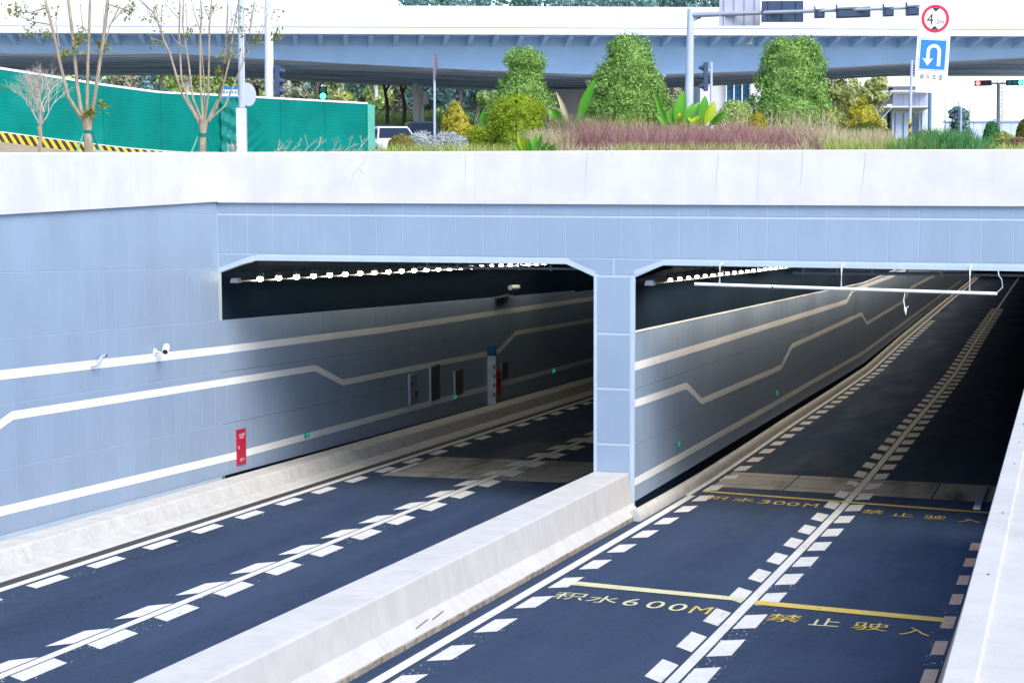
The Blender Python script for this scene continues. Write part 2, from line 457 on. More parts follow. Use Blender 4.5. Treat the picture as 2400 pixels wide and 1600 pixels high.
# ------------------------------------------------------------------ tunnel shell
def shell(xs, zc, name_):
    """ceiling with haunches and both upper walls of one tube; follows the grade"""
    x0, x1 = xs; b = MB(); rings = []
    for y in [.25, 4, 10, 18, 26, 36, 45, 55, 70, 90, 115, 140, 165]:
        z = zt(y)
        rings.append([(x0, y, z-1.2), (x0, y, z+4.91), (x0+.83, y, z+5.2), (x1-.62, y, z+5.2), (x1, y, z+4.97), (x1, y, z-1.2)])
    b.loft(rings, closed=False, caps=False)
    b.poly([(x0, 165, -8), (x1, 165, -8), (x1, 165, 2), (x0, 165, 2)])  # added end wall, closes the tube to keep outside light out
    return b.build(name_, M['tunnel'], kind='structure')
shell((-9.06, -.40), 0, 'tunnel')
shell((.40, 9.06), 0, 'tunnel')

def sheared_panel(name, w_, h_, grade, thick, m):
    """wall panel in the YZ plane, bottom and top edges on the grade, front face at x=0 towards +x"""
    c = .006; b = MB()
    A = lambda y, z: (y, z - grade*y)
    o = [A(0, 0), A(w_, 0), A(w_, h_), A(0, h_)]; i = [A(c, c), A(w_-c, c), A(w_-c, h_-c), A(c, h_-c)]
    b.loft([[(-thick, y, z) for y, z in o], [(-.002, y, z) for y, z in o], [(0, y, z) for y, z in i]])
    me = b.build(name, m); d = me.data; bpy.data.objects.remove(me)
    return d

def poly_band(pts, wdt, X, name, m, parent, dx=.004, thick=.004):
    """band of constant width along a (y, z) polyline on the plane x = X"""
    b = MB(); n = len(pts)
    off = []
    for i, (y, z) in enumerate(pts):
        d = []
        for a, c in ((i-1, i), (i, i+1)):
            if 0 <= a and c < n:
                v = Vector((pts[c][0]-pts[a][0], pts[c][1]-pts[a][1])).normalized(); d.append(Vector((-v.y, v.x)))
        nrm = sum(d, Vector((0, 0))).normalized(); k = wdt/2/max(.5, nrm.dot(d[0]))
        off.append((nrm.x*k, nrm.y*k))
    for i in range(n-1):
        (y0, z0), (y1, z1) = pts[i], pts[i+1]; (p0, q0), (p1, q1) = off[i], off[i+1]
        b.hexa([(X+dx-thick, y0-p0, z0-q0), (X+dx-thick, y1-p1, z1-q1), (X+dx-thick, y1+p1, z1+q1), (X+dx-thick, y0+p0, z0+q0)],
               [(X+dx, y0-p0, z0-q0), (X+dx, y1-p1, z1-q1), (X+dx, y1+p1, z1+q1), (X+dx, y0+p0, z0+q0)])
    return b.build(name, m, parent)

# ------------------------------------------------------------------ left retaining wall
lw = thing('retaining_wall', 'long blue panelled retaining wall with white bands running into the tunnel on the left', 'wall')
b = MB(); b.box(-9.4, -9.0165, -40, -.002, -.5, 6.5); b.build('core', M['trim'], lw)
PW, PH = .63, 1.168
pd = sheared_panel('panel', PW-.005, PH-.006, .05, .03, M['panel'])
rows = [6.2, 5.03, 3.86, 2.69, 1.52]
def put(dat, name, parent, loc):
    o = bpy.data.objects.new(name, dat); COL.objects.link(o); o.parent = parent; o.location = loc; return o
for i in range(-22, 50):
    y = -.31 + PW*i
    rr = rows + [7.37] if i < 0 else [3.86, 2.69, 1.52]
    if i == 0: rr = [3.86, 2.69, 1.52]
    for z0 in rr:
        if z0 > 6.3 and y > 0: continue
        top = z0 - .05*y
        if z0 == 7.37 and top-PH > 6.5: continue
        put(pd, 'panel', lw, (-9.012, y, top-PH))
pds = sheared_panel('panel', .30, PH-.006, .05, .03, M['panel'])
for z0 in (6.2, 5.03): put(pds, 'panel', lw, (-9.012, -.31, z0-.05*-.31-PH))
put(pds, 'panel', lw, (-9.012, -.31, 7.37+.0155-PH))
b = MB()
ysd = [31.2, 45, 60, 90, 130]
b.loft([[(-9.04, y, zt(y)+3.80-.0*y - (.0055*31)), (-9.014, y, zt(y)+3.80-(.0055*31)), (-9.014, y, zt(y)+.2-.17), (-9.04, y, zt(y)+.2-.17)] for y in ysd])
b.build('panel', M['panel'], lw, kind='stuff')
b = MB(); b.box(-9.04, -9.014, -40, -14.2, -.5, 6.5); b.build('panel', M['panel'], lw)
poly_band([(-40, 5.33), (-8.95, 3.66), (0, 3.19), (10.4, 2.70), (34, 1.78), (60, 1.0)], .17, -9.012, 'stripe', M['stripe'], lw)
poly_band([(-40, 3.84), (-10.7, 2.36), (-8.58, 2.89), (5.47, 2.185), (7.31, 1.60), (21.16, .99), (23.2, 1.41), (34, .93), (60, .1)], .155, -9.012, 'stripe', M['stripe'], lw)
poly_band([(-40, 2.72), (-9.1, 1.24), (.67, .71), (34, -.65), (60, -1.6)], .165, -9.012, 'stripe', M['stripe'], lw)
# parapet of the left wall
b = MB()
for y0, y1 in ((-40, -24.01), (-24, -12.01), (-12, -.07)):
    b.loft([[(-9.42, y, 6.49), (-8.95, y, 6.49), (-8.95, y, 7.55), (-8.97, y, 7.578), (-9.40, y, 7.578), (-9.42, y, 7.55)] for y in (y0, y1)])
b.build('parapet', M['white'], lw)
b = MB(); b.box(-9.36, -9.20, -40, 150, -8, -1.0); 

# plinth kerb along the left wall
kb = thing('kerb', 'white concrete plinth kerb at the foot of the blue panelled wall', 'kerb')
def kerb_rings(y0, y1):
    R_ = []
    for y in (y0, y1):
        z = zl(y)
        R_.append([(-8.86, y, z-.25), (-8.86, y, z+.30), (-8.82, y, z+.34), (-8.24, y, z+.36), (-8.19, y, z+.33), (-8.02, y, z-.02), (-8.02, y, z-.25)])
    return R_
b = MB(); b.loft(kerb_rings(0, 1.042)); kdo = b.build('kerb_block', M['kerb'], kb); kdat = kdo.data; bpy.data.objects.remove(kdo)
y = -19.2
while y < 44:
    o = put(kdat, 'kerb_block', kb, (0, y, zl(y))); y += 1.05
b = MB(); b.loft(kerb_rings(-40, -19.21)); b.build('kerb_block', M['kerb'], kb)
b = MB(); b.loft([[(-8.03, y, zl(y)-.1), (-8.03, y, zl(y)+.075), (-7.72, y, zl(y)+.035), (-7.66, y, zl(y)-.0), (-7.66, y, zl(y)-.1)] for y in ys[:22]]); b.build('gutter_lip', M['kerb'], kb)
b = MB(); b.loft([[(-9.0, y, zl(y)-.2), (-9.0, y, zl(y)+.05), (-8.83, y, zl(y)+.05), (-8.83, y, zl(y)-.2)] for y in ys[:22]]); b.build('shaded_gutter', M['dark'], kb)  # channel behind the plinth; its shadow is put into the near-black colour
ribbon(-7.66, -7.41, -40, 100, zl, 'joint_strip', M['hazblack'], roadL, dz=.004)

# ------------------------------------------------------------------ portal
pt = thing('tunnel_portal', 'wide pale blue panelled tunnel portal head with white parapet above two openings', 'tunnel portal')
b = MB(); b.box(-9.3, 14, .0, .5, 5.215, 6.55)
b.poly([(-9.3, .0, 4.91), (-9.02, .0, 4.91), (-8.19, .0, 5.215), (-9.3, .0, 5.215)])
b.poly([(-1.0, .0, 5.216), (1.03, .0, 5.216), (.42, .0, 4.95), (-.42, .0, 4.95)])
b.build('lintel', M['trim'], pt)
jx = [-9.0] + [-8.69] + [-8.286+.604*i for i in range(30)]
jx = [x for x in jx if x < 9.2]
def fpanel(x0, x1, z0, z1, name='panel', m=None, pts=None):
    gx = .0065; b = MB()
    P = pts or [(x0+gx, z0), (x1-gx, z0), (x1-gx, z1), (x0+gx, z1)]
    c = (sum(p[0] for p in P)/len(P), sum(p[1] for p in P)/len(P))
    Q = [(p[0]+(c[0]-p[0])*.006/max(.05, abs(c[0]-p[0])), p[1]+(c[1]-p[1])*.006/max(.05, abs(c[1]-p[1]))) for p in P]
    b.loft([[(x, .004, z) for x, z in P], [(x, -.005, z) for x, z in P], [(x, -.007, z) for x, z in Q]])
    return b.build(name, m or M['panel'], pt)
for i in range(len(jx)-1):
    fpanel(jx[i], jx[i+1], 6.235, 6.455)
    fpanel(jx[i], jx[i+1], 5.355, 6.19)
fpanel(0, 0, 0, 0, pts=[(-8.99, 5.0), (-8.45, 5.17), (-8.05, 5.33), (-8.99, 5.33)])
fpanel(0, 0, 0, 0, pts=[(-.98, 5.335), (-.015, 5.335), (-.015, 5.0), (-.30, 5.0)])
fpanel(0, 0, 0, 0, pts=[(.015, 5.335), (1.05, 5.335), (.36, 5.0), (.015, 5.0)])
def frame_band(pts, wd, name, m, y0=-.016, y1=.25):
    """profile that lines an opening: pts = opening edge (x, z), offset outwards by wd on the left of travel"""
    b = MB(); n = len(pts); off = []
    for i in range(n):
        d = []
        for a, c in ((i-1, i), (i, i+1)):
            if 0 <= a and c < n:
                v = Vector((pts[c][0]-pts[a][0], pts[c][1]-pts[a][1])).normalized(); d.append(Vector((-v.y, v.x)))
        nr = sum(d, Vector((0, 0))).normalized(); k = wd/max(.4, nr.dot(d[0])); off.append((pts[i][0]+nr.x*k, pts[i][1]+nr.y*k))
    rings = [[(pts[i][0], y0, pts[i][1]), (off[i][0], y0, off[i][1]), (off[i][0], y1, off[i][1]), (pts[i][0], y1, pts[i][1])] for i in range(n)]
    b.loft(rings); return b.build(name, m, pt)
frame_band([(-9.01, 4.91), (-8.185, 5.2), (-1.035, 5.22), (-.43, 4.975)], .10, 'trim', M['trim'])
frame_band([(.44, 5.0), (1.056, 5.225), (9.1, 5.2)], .10, 'trim', M['trim'])
b = MB()
for (x0, x1) in ((-9.0, -3.003), (-3.0, 2.997), (3.0, 8.997), (9, 20)):
    b.loft([[(x, -.075, 6.47), (x, .40, 6.47), (x, .40, 7.55), (x, .38, 7.575), (x, -.045, 7.575), (x, -.065, 7.55)] for x in (x0, x1)])
b.build('parapet', M['white'], pt)
CR = mat('hairline_crack', (.50, .48, .47), .8)
for pts in ([(-5.42, 7.5), (-5.5, 7.36), (-5.62, 7.22), (-5.75, 7.1), (-5.78, 6.95), (-5.86, 6.8)], [(-5.6, 7.2), (-5.5, 7.1)], [(2.2, 7.5), (2.19, 7.35), (2.16, 7.2), (2.15, 6.9), (2.13, 6.6)], [(3.9, 7.56), (3.89, 7.2), (3.86, 6.9)],
            [(-.55, 7.56), (-.57, 7.3), (-.6, 6.9), (-.62, 6.6)], [(5.15, 7.5), (5.1, 7.0), (5.06, 6.7)], [(-3.2, 7.5), (-3.22, 7.0), (-3.2, 6.6)], [(-.02, 7.57), (-.04, 7.44)]):
    b = MB(); b.tube([(x, -.0735, z) for x, z in pts], .0032, 4); b.build('crack', CR, pt)
b = MB(); b.tube([(-8.955, -.10, 7.3), (-8.957, -.085, 7.1), (-8.955, -.1, 6.9)], .006, 4); b.build('rust_mark', M['dark'], pt)

# ------------------------------------------------------------------ dividing wall
dv = thing('dividing_wall', 'pale blue pillar and panelled wall between the two tunnel openings', 'wall')
b = MB(); rings = []
for y in [.03, 10, 20, 32, 45, 60, 90, 130, 165]:
    z = zt(y); rings.append([(-.40, y, z-1.2), (.41, y, z-1.2), (.41, y, z+5.3), (-.40, y, z+5.3)])
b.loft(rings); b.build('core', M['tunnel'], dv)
b = MB(); b.box(-.43, .40, -.004, .03, -.2, 5.0); b.build('front_plate', M['trim'], dv)
for z0, z1 in ((3.80, 4.96), (2.645, 3.755), (1.475, 2.60), (.3, 1.43)):
    b = MB(); P = [(-.355, z0), (.335, z0), (.335, z1), (-.355, z1)]; Q = [(-.345, z0+.01), (.325, z0+.01), (.325, z1-.01), (-.345, z1-.01)]
    b.loft([[(x, -.003, z) for x, z in P], [(x, -.008, z) for x, z in P], [(x, -.010, z) for x, z in Q]]); b.build('panel', M['panel'], dv)
b = MB(); b.box(-.432, -.37, -.014, .02, .0, 5.0); b.box(.352, .443, -.014, .0, .18, 5.0); b.box(.412, .443, .0, .06, .18, 5.0); b.build('corner_trim', M['trim'], dv)
pd2 = sheared_panel('panel', PW-.006, 1.178, .0445, .025, M['panel'])
for i in range(66):
    for z0 in (3.80, 2.615, 1.43):
        y = .065+PW*i
        put(pd2, 'panel', dv, (.440, y, z0+zt(y)-1.184))
b = MB()
b.loft([[(.41, y, zt(y)+3.80), (.438, y, zt(y)+3.80), (.438, y, zt(y)+.26), (.41, y, zt(y)+.26)] for y in (41.7, 45, 60, 90, 130, 160)])
b.build('panel', M['panel'], dv, kind='stuff')
b = MB(); b.loft([[(.405, y, zt(y)+3.81), (.449, y, zt(y)+3.81), (.449, y, zt(y)+3.845), (.405, y, zt(y)+3.845)] for y in (.03, 45, 160)]); b.build('top_trim', M['stripe'], dv)
poly_band([(.03, 3.10), (9.5, 2.69), (24.5, 2.07), (38.4, 1.50), (40.5, 1.80), (57, 1.30), (72, 1.0)], .17, .44, 'stripe', M['stripe'], dv)
poly_band([(.03, 2.32), (5.54, 2.03), (7.47, 1.41), (20.7, .79), (23.0, 1.23), (44.1, .52), (46.5, -.1), (65.6, -.57), (70, -.15), (120, -1.5)], .16, .44, 'stripe', M['stripe'], dv)
poly_band([(.03, .66), (5.3, .42), (17.9, -.14), (45, -1.27), (77, -2.05), (120, -3.05)], .16, .44, 'stripe', M['stripe'], dv)
# kerb rail at its foot, inside the right-hand tube
b = MB(); rings = []
for y in [-.75, -.4, 0] + [v for v in ys if v > 0]:
    z = zr(y); rings.append([(.50, y, z-.2), (.50, y, z+.15), (.53, y, z+.20), (.60, y, z+.235), (.68, y, z+.215), (.73, y, z+.15), (.745, y, z), (.745, y, z-.2)])
b.loft(rings); o = b.build('kerb', M['kerb'], None, smooth=True); tag(o, 'rounded concrete kerb rail at the foot of the wall inside the right tube', 'kerb')

# ------------------------------------------------------------------ barrier between the carriageways
br = thing('road_barrier', 'long white concrete barrier between the two carriageways ending at the pillar', 'barrier')
def btop(y): return .85-.0525*y
def brings(yy):
    return [[(-.62, y, zl(y)-.2), (-.62, y, zl(y)+.09), (-.50, y, zl(y)+.28), (-.435, y, btop(y)-.02), (-.415, y, btop(y)), (.315, y, btop(y)+.01), (.335, y, btop(y)-.02),
             (.42, y, zr(y)+.29), (.585, y, zr(y)+.095), (.585, y, zr(y)-.2)] for y in yy]
for y0, y1 in ((-40, -26.01), (-26, -15.01), (-15, -9.01), (-9, -3.52), (-3.51, -.03)):
    n = 4; yy = [y0+(y1-y0)*i/n for i in range(n+1)]
    b = MB(); b.loft(brings(yy)); b.build('barrier_section', M['barrier'], br, bevel=.008)
b = MB()
yy = [-40+i*.25 for i in range(159)]
rr = []
for y in yy:
    d = .004+random.random()*.006; h = .085+random.uniform(-.018, .010)
    rr.append([(.58, y, zr(y)-.05), (.587+d, y, zr(y)-.05), (.587+d*.6, y, zr(y)+h), (.58, y, zr(y)+h)])
b.loft(rr); b.build('dirty_foot', M['dirty'], br)
b = MB()
for y0 in (-13.9, -13.2):
    b.tube([(.525, y0, zr(y0)+.18), (.50, y0+.55, zr(y0+.55)+.205)], .007, 4)
b.build('crack', M['dark'], br)

# ------------------------------------------------------------------ right-hand wall near the camera
rw = thing('parapet_wall', 'sunlit white parapet wall cutting across the lower right corner', 'wall')
def wz(y): return 3.40-.033*(y+.5)
b = MB()
for y0, y1 in ((-42, -20.01), (-20, -12.01), (-12, -2.5)):
    b.loft([[(8.45, y, zr(y)-.3), (8.40, y, wz(y)-.012), (8.41, y, wz(y)), (8.60, y, wz(y)-.005), (8.615, y, wz(y)-.03), (8.615, y, zr(y)-.3)] for y in (y0, y1)])
b.build('wall_section', M['wallwhite'], rw)
b = MB(); b.loft([[(8.60, y, wz(y)-1.), (8.60, y, wz(y)-.055), (10.7, y, wz(y)-.08), (10.7, y, wz(y)-1.)] for y in (-42, -30, -2.5)]); b.build('ledge', M['wallwhite'], rw)
b = MB()
for y in (-22.5, -19.2, -15.4, -13.2, -11.1, -11.0, -8.2):
    b.lathe((8.53, y, wz(y)-.004), [(.010, 0), (.010, .008)], 8)
b.build('drill_hole', M['dark'], rw)
b = MB(); b.box(9.02, 9.4, -.35, .3, -1, 6.46); o = b.build('side_wall', M['panel']); tag(o, 'blue side wall at the right end of the tunnel portal', 'wall')
# ------------------------------------------------------------------ lamps and fittings in the tubes
def lamp_rail(label, x, z0, y0, n, pitch, yend, extra, lcol=(1, .80, .58), ls=1.):
    t = thing('lamp_rail', label, 'lamp rail')
    zz = lambda y: z0-.0427*y
    b = MB(); b.loft([[(x-.06, y, zz(y)-.05), (x+.06, y, zz(y)-.05), (x+.06, y, zz(y)-.02), (x-.06, y, zz(y)-.02)] for y in (.12, 12, 26, yend)]); b.build('rail', M['raildark'], t)
    b = MB()
    b.hexa([(x-.09, .06, zz(0)-.07), (x+.10, .06, zz(0)-.07), (x+.10, .30, zz(0)-.07), (x-.09, .30, zz(0)-.07)],
           [(x-.07, .08, zz(0)+.03), (x+.08, .08, zz(0)+.03), (x+.08, .28, zz(0)+.03), (x-.07, .28, zz(0)+.03)])
    b.build('end_box', M['lampcase'], t, bevel=.01)
    b = MB(); b.lathe((0, 0, 0), [(.04, .10), (.085, .08), (.09, 0), (.075, -.012)], 12); ho = b.build('lamp', M['raildark']); hd = ho.data; bpy.data.objects.remove(ho)
    b = MB(); b.lathe((0, 0, 0), [(.02, .005), (.052*ls, -.012), (.074*ls, -.05*ls), (.078*ls, -.075*ls), (.06*ls, -.11*ls), (.02*ls, -.13*ls)], 12); lo = b.build('lens', M['lens']); ld = lo.data; bpy.data.objects.remove(lo)
    for i in range(n):
        y = y0+pitch*i
        h = put(hd, 'lamp', t, (x+.12, y, zz(y)+.06)); put(ld, 'lens', h, (0, 0, 0))
    for y, e in extra:
        l = bpy.data.lights.new('lamp_light', 'AREA'); l.shape = 'RECTANGLE'; l.size = .2; l.size_y = 7.; l.energy = e; l.color = lcol; l.spread = math.radians(160)
        o = bpy.data.objects.new('lamp_light', l); COL.objects.link(o); o.parent = t; o.location = (x+.40, y, z0+zt(y)-.06)
        o.rotation_euler = (0, math.radians(24), 0)
    return t
lamp_rail('row of small round lit lamps on a rail under the ceiling of the left tube', -8.68, 4.76, 1.22, 24, 1.045, 40, [(y, 3.5) for y in (5, 12, 19, 26, 33)], (1, .96, .90), .9)
lamp_rail('row of small round lit lamps on a rail under the ceiling of the right tube', .72, 4.86, 1.7, 24, 1.0, 60, [(4.5+7*i, 38) for i in range(20)], (1, .88, .74), .62)
for x0, x1, lab in ((-4.6, -.85, 'thin metal conduit under the ceiling of the left tube, close behind the portal'), (3.6, 9.0, 'thin metal conduit under the ceiling of the right tube, close behind the portal')):
    b = MB(); b.tube([(x0, .8, 5.06), (x1, .8, 5.075)], .035, 8)
    for i in range(5): b.box(x0+.2+i*.7, x0+.24+i*.7, .76, .84, 5.02, 5.2)
    tag(b.build('conduit', M['lampcase']), lab, 'conduit')

# hanging height bar at the right opening
t = thing('height_bar', 'thin white horizontal height limit bar hung from three rods at the right tunnel opening', 'height bar')
b = MB(); b.tube([(1.76, -.30, 4.865), (4.7, -.30, 4.82), (7.74, -.30, 4.775)], .034, 10); b.build('bar', M['cap'], t, smooth=True)
for x, z in ((2.27, 4.86), (4.72, 4.82), (7.21, 4.785)):
    b = MB(); b.tube([(x, -.30, z), (x+.01, -.30, 5.26), (x+.01, -.02, 5.28)], .022, 8); b.build('rod', M['cap'], t, smooth=True)
b = MB(); b.tube([(7.74, -.30, 4.80), (7.84, -.29, 4.9), (7.82, -.25, 5.05), (7.76, -.2, 5.12), (7.74, -.1, 5.24)], .012, 6); b.build('cable', M['steel'], t)
b = MB(); b.tube([(5.98, -.30, 4.78), (5.95, -.30, 4.62), (5.975, -.3, 4.48)], .010, 6); b.tube([(5.975, -.3, 4.48), (5.99, -.3, 4.42), (6.0, -.3, 4.33)], [.014, .03, .008], 6)
b.tube([(6.0, -.3, 4.45), (6.05, -.3, 4.50)], .009, 6); b.build('broken_cable', M['cap'], t)
b = MB(); b.tube([(3.36, -.27, 4.86), (3.36, -.34, 4.83), (3.35, -.36, 4.75), (3.31, -.36, 4.70)], .016, 6); b.tube([(3.4, -.33, 4.78), (3.52, -.33, 4.76)], .014, 6); b.build('hook', M['black'], t)

# red fire cabinet, small lit signs, cabinets on the left wall
X0 = -8.99
t = thing('fire_cabinet', 'narrow red fire cabinet on the blue wall just inside the left opening', 'fire cabinet')
b = MB(); b.hexa([(-9.03, .75, .47), (X0, .75, .47), (X0, 1.24, .44), (-9.03, 1.24, .44)], [(-9.03, .75, 1.29), (X0, .75, 1.29), (X0, 1.24, 1.265), (-9.03, 1.24, 1.265)]); b.build('box', M['red'], t)
b = MB(); b.hexa([(X0, .79, .51), (X0+.008, .79, .51), (X0+.008, 1.20, .485), (X0, 1.20, .485)], [(X0, .79, 1.25), (X0+.008, .79, 1.25), (X0+.008, 1.20, 1.225), (X0, 1.20, 1.225)]); d_ = b.build('door', M['red'], t)
b = MB(); b.box(X0+.008, X0+.03, .80, .83, .84, .92); b.build('handle', M['steel'], d_)
text_mesh('消火栓箱', 1, 'lettering', M['signwhite'], lambda c: Vector((X0+.0105, 1.0+c.x, 1.15+c.y)), d_, fit=(.30, .075))
text_mesh('火警119', 1, 'lettering', M['signwhite'], lambda c: Vector((X0+.0105, 1.0+c.x, .58+c.y)), d_, fit=(.24, .07))
b = MB(); b.box(X0+.0085, X0+.0105, .88, 1.10, 1.075, 1.09); b.build('lettering', M['signwhite'], d_)
def exit_sign(x, y, z, lab, s=.8):
    t = thing('exit_sign', lab, 'exit sign', group='small green exit signs on the tunnel walls')
    b = MB(); b.box(x, x+.03, y, y+.34*s, z, z+.17*s); b.build('case', M['teal_lit'], t)
    b = MB()
    GS = emit_mat('exit_glow', (.05, .9, .55), .28)
    b.box(x+.03, x+.034, y+.05*s, y+.13*s, z+.09*s, z+.13*s); b.box(x+.03, x+.034, y+.19*s, y+.28*s, z+.09*s, z+.13*s); b.box(x+.03, x+.034, y+.08*s, y+.24*s, z+.03*s, z+.05*s)
    b.build('pictogram', GS, t)
exit_sign(-9.006, 4.7, .52, 'small green exit sign on the left wall, nearest the red cabinet')
exit_sign(-9.006, 16.4, .0, 'small green exit sign below the row of cabinets in the left tube')
exit_sign(-9.006, 27.9, -.50, 'small green exit sign deepest in the left tube, beside the pillar')
exit_sign(.446, 4.4, .72, 'small green exit sign on the dividing wall just above its lowest band')
exit_sign(.446, 19.6, .02, 'small green exit sign on the dividing wall, deeper in the right tube', .8)
def cabinet(y0, y1, z0, z1, m, lab, edge=True, dots=True):
    t = thing('wall_cabinet', lab, 'cabinet', group='cabinets on the wall of the left tube')
    b = MB(); b.box(-9.03, -8.975, y0, y1, z0, z1); b.build('box', m, t, bevel=.008)
    b = MB(); b.box(-8.975, -8.965, y0+.04, y1-.04, z0+.04, z1-.04); d = b.build('door', m, t)
    if edge:
        b = MB(); b.box(-9.02, -8.955, y0-.03, y0, z0, z1); b.build('edge_strip', M['steel'], t)
    if dots:
        b = MB(); b.box(-8.965, -8.95, y0+.08, y0+.16, (z0+z1)/2+.12, (z0+z1)/2+.2); b.box(-8.965, -8.95, y1-.25, y1-.12, (z0+z1)/2-.25, (z0+z1)/2-.1); b.build('knob', M['black'], d)
    return t
CG = mat('cabinet_grey', (.22, .27, .33), .5); CD = mat('cabinet_dark', (.075, .085, .10), .5); CB = mat('cabinet_brown', (.12, .10, .10), .5)
cabinet(12.37, 13.05, .36, 1.22, CG, 'light grey cabinet with two dark knobs, first in the row on the left tube wall')
cabinet(14.2, 15.05, .2, 1.24, CD, 'tall nearly black cabinet with a bright metal edge on the left tube wall', dots=False)
cabinet(16.47, 17.3, .08, .86, CB, 'dark brown cabinet above a small green exit sign on the left tube wall', dots=False)
cabinet(21.4, 22.15, .0, .56, CD, 'small dark cabinet behind the white and blue upright sign in the left tube', dots=False)
t = thing('upright_sign', 'tall white upright sign with blue head standing out from the left tube wall', 'sign')
b = MB(); b.box(-9.0, -8.72, 19.9, 19.98, -.62, .98); b.build('board', mat('upright_board', (.48, .55, .64), .5), t)
b = MB(); b.box(-9.0, -8.72, 19.88, 20.0, .98, 1.3); b.build('head', mat('sign_head_blue', (.012, .09, .22), .5), t)
for i in range(4):
    b = MB(); b.box(-8.80, -8.75, 19.893, 19.9, .55-i*.3, .68-i*.3); b.build('print_mark', M['signblack'], t)
t = thing('fire_cabinet', 'dark red fire cabinet half hidden behind the white upright sign in the left tube', 'fire cabinet')
b = MB(); b.box(-9.03, -8.9, 20.5, 21.1, -.45, .40); b.build('box', M['red'], t)
b = MB(); b.box(-8.9, -8.89, 20.54, 21.06, -.41, .36); b.build('door', M['red'], t)

def wall_camera(y, z, lab, s=1.0, pitch=-25):
    t = thing('security_camera', lab, 'security camera', group='security cameras on the left wall')
    b = MB(); b.box(-9.01, -8.98, y-.06*s, y+.06*s, z-.14*s, z-.02*s); b.tube([(-8.98, y, z-.08*s), (-8.86, y, z-.10*s), (-8.80, y, z-.03*s)], .018*s, 8); b.build('bracket', M['cap'], t)
    a = Vector((-8.80, y+.16*s, z+.05*s)); d = Vector((.35, -1, -.42)).normalized()
    p = [a + d*(k*s) for k in (0, .02, .06, .26, .30, .32)]
    b = MB(); b.tube(p, [.05*s, .075*s, .085*s, .085*s, .085*s, .07*s], 12); b.build('body', M['cap'], t, smooth=True)
    b = MB(); b.tube([p[-1]-d*.02, p[-1]+d*.004], .062*s, 12); b.build('lens', M['black'], t)
    return t
wall_camera(-3.1, 3.55, 'larger white security camera on the top white band of the left wall', .85)
t = thing('security_camera', 'thin hook shaped camera arm on the top white band, left of the larger camera', 'camera arm')
b = MB(); b.tube([(-9.0, -5.75, 3.46), (-8.93, -5.72, 3.47), (-8.88, -5.66, 3.55), (-8.86, -5.58, 3.63), (-8.86, -5.45, 3.66)], [.02, .02, .035, .04, .03], 8); b.build('arm', M['steel'], t, smooth=True)
b = MB(); b.tube([(-8.86, -5.46, 3.66), (-8.855, -5.42, 3.64)], [.034, .028], 8); b.build('lens', M['black'], t)
t = thing('ceiling_camera', 'small pale camera on the dark upper wall of the left tube', 'security camera')
b = MB(); b.tube([(-8.85, 22.0, 3.05), (-8.75, 22.6, 3.02)], .09, 8); b.build('body', M['cap'], t, smooth=True)
b = MB(); b.box(-9.05, -8.84, 20.8, 22.4, 2.78, 2.82); b.build('bracket', M['lampcase'], t)

# ------------------------------------------------------------------ fence of green hoarding
FP = [(-170, 138, 58), (0, 158, 60), (120, 177, 61.6), (240, 197, 63.3), (380, 216, 66), (523, 223, 68.6), (659, 231, 71.2), (762, 237, 73.2), (862, 243, 75)]
FB = [(-170, 288), (0, 304), (110, 319), (200, 331), (300, 343), (400, 351.5), (520, 359), (862, 371)]
def fpt(px):
    d = float(np.interp(px, [p[0] for p in FP], [p[2] for p in FP])); return d
def ftop(px):
    d = fpt(px); return gp(px, d, hz(float(np.interp(px, [p[0] for p in FP], [p[1] for p in FP])), d))
def fbot(px):
    d = fpt(px); return gp(px, d, hz(float(np.interp(px, [p[0] for p in FB], [p[1] for p in FB])), d))
fence = thing('construction_fence', 'long green metal hoarding fence with white cap and a hazard striped foot', 'fence')
seams = [-170, -30, 108, 245, 380, 523, 659, 762, 860]
for a, c in zip(seams[:-1], seams[1:]):
    b = MB(); nx, nz = 5, 36; rings = []
    nrm = (ftop(c)-ftop(a)); nrm.z = 0; nrm.normalize(); nrm = Vector((nrm.y, -nrm.x, 0))
    for i in range(nz+1):
        v = i/nz; off = .0025 if i % 2 else 0
        rings.append([fbot(a+1+(c-a-2)*j/nx).lerp(ftop(a+1+(c-a-2)*j/nx), v) + nrm*(off+.02*math.sin(j*1.7+a)*v*(1-v)) for j in range(nx+1)])
    b.loft(rings, closed=False, caps=False); b.build('fence_panel', M['hoard'], fence)
for i, px in enumerate(seams):
    p0, p1 = fbot(px)+F*.06, ftop(px)+F*.06; p0.z -= .35
    b = MB(); b.tube([p0, p1], .05, 6); b.build('post', M['hoard'], fence)
b = MB()
pts = [ftop(-170+(862+170)*i/40) for i in range(41)]
b.loft([[p+Vector((0, -.05, -.02)), p+Vector((0, .05, -.02)), p+Vector((0, .05, .05)), p+Vector((0, -.05, .05))] for p in pts]); b.build('cap_rail', M['cap'], fence)
b = MB(); p0, p1 = fbot(861), ftop(861); q = R*.27+F*.5
b.hexa([p0, p0+q, p0+q+F*.06, p0+F*.06], [p1, p1+q, p1+q+F*.06, p1+F*.06]); b.build('end_panel', M['hoard_light'], fence)
b = MB(); k = 0; px = -170.
while px < 480:
    st = 9.5; 
    for e in range(1):
        P0, P1 = fbot(px), fbot(px+st); h = .34; sl = 14
        lo0, lo1 = fbot(px+sl)+Vector((0, 0, -h)), fbot(px+st+sl)+Vector((0, 0, -h))
        o_ = -F*.05
        b.poly([lo0+o_, lo1+o_, P1+o_+Vector((0, 0, -.03)), P0+o_+Vector((0, 0, -.03))], k % 2)
    px += st; k += 1
b.build('hazard_strip', [M['yellow'], M['hazblack']], fence)
b = MB(); n = 30
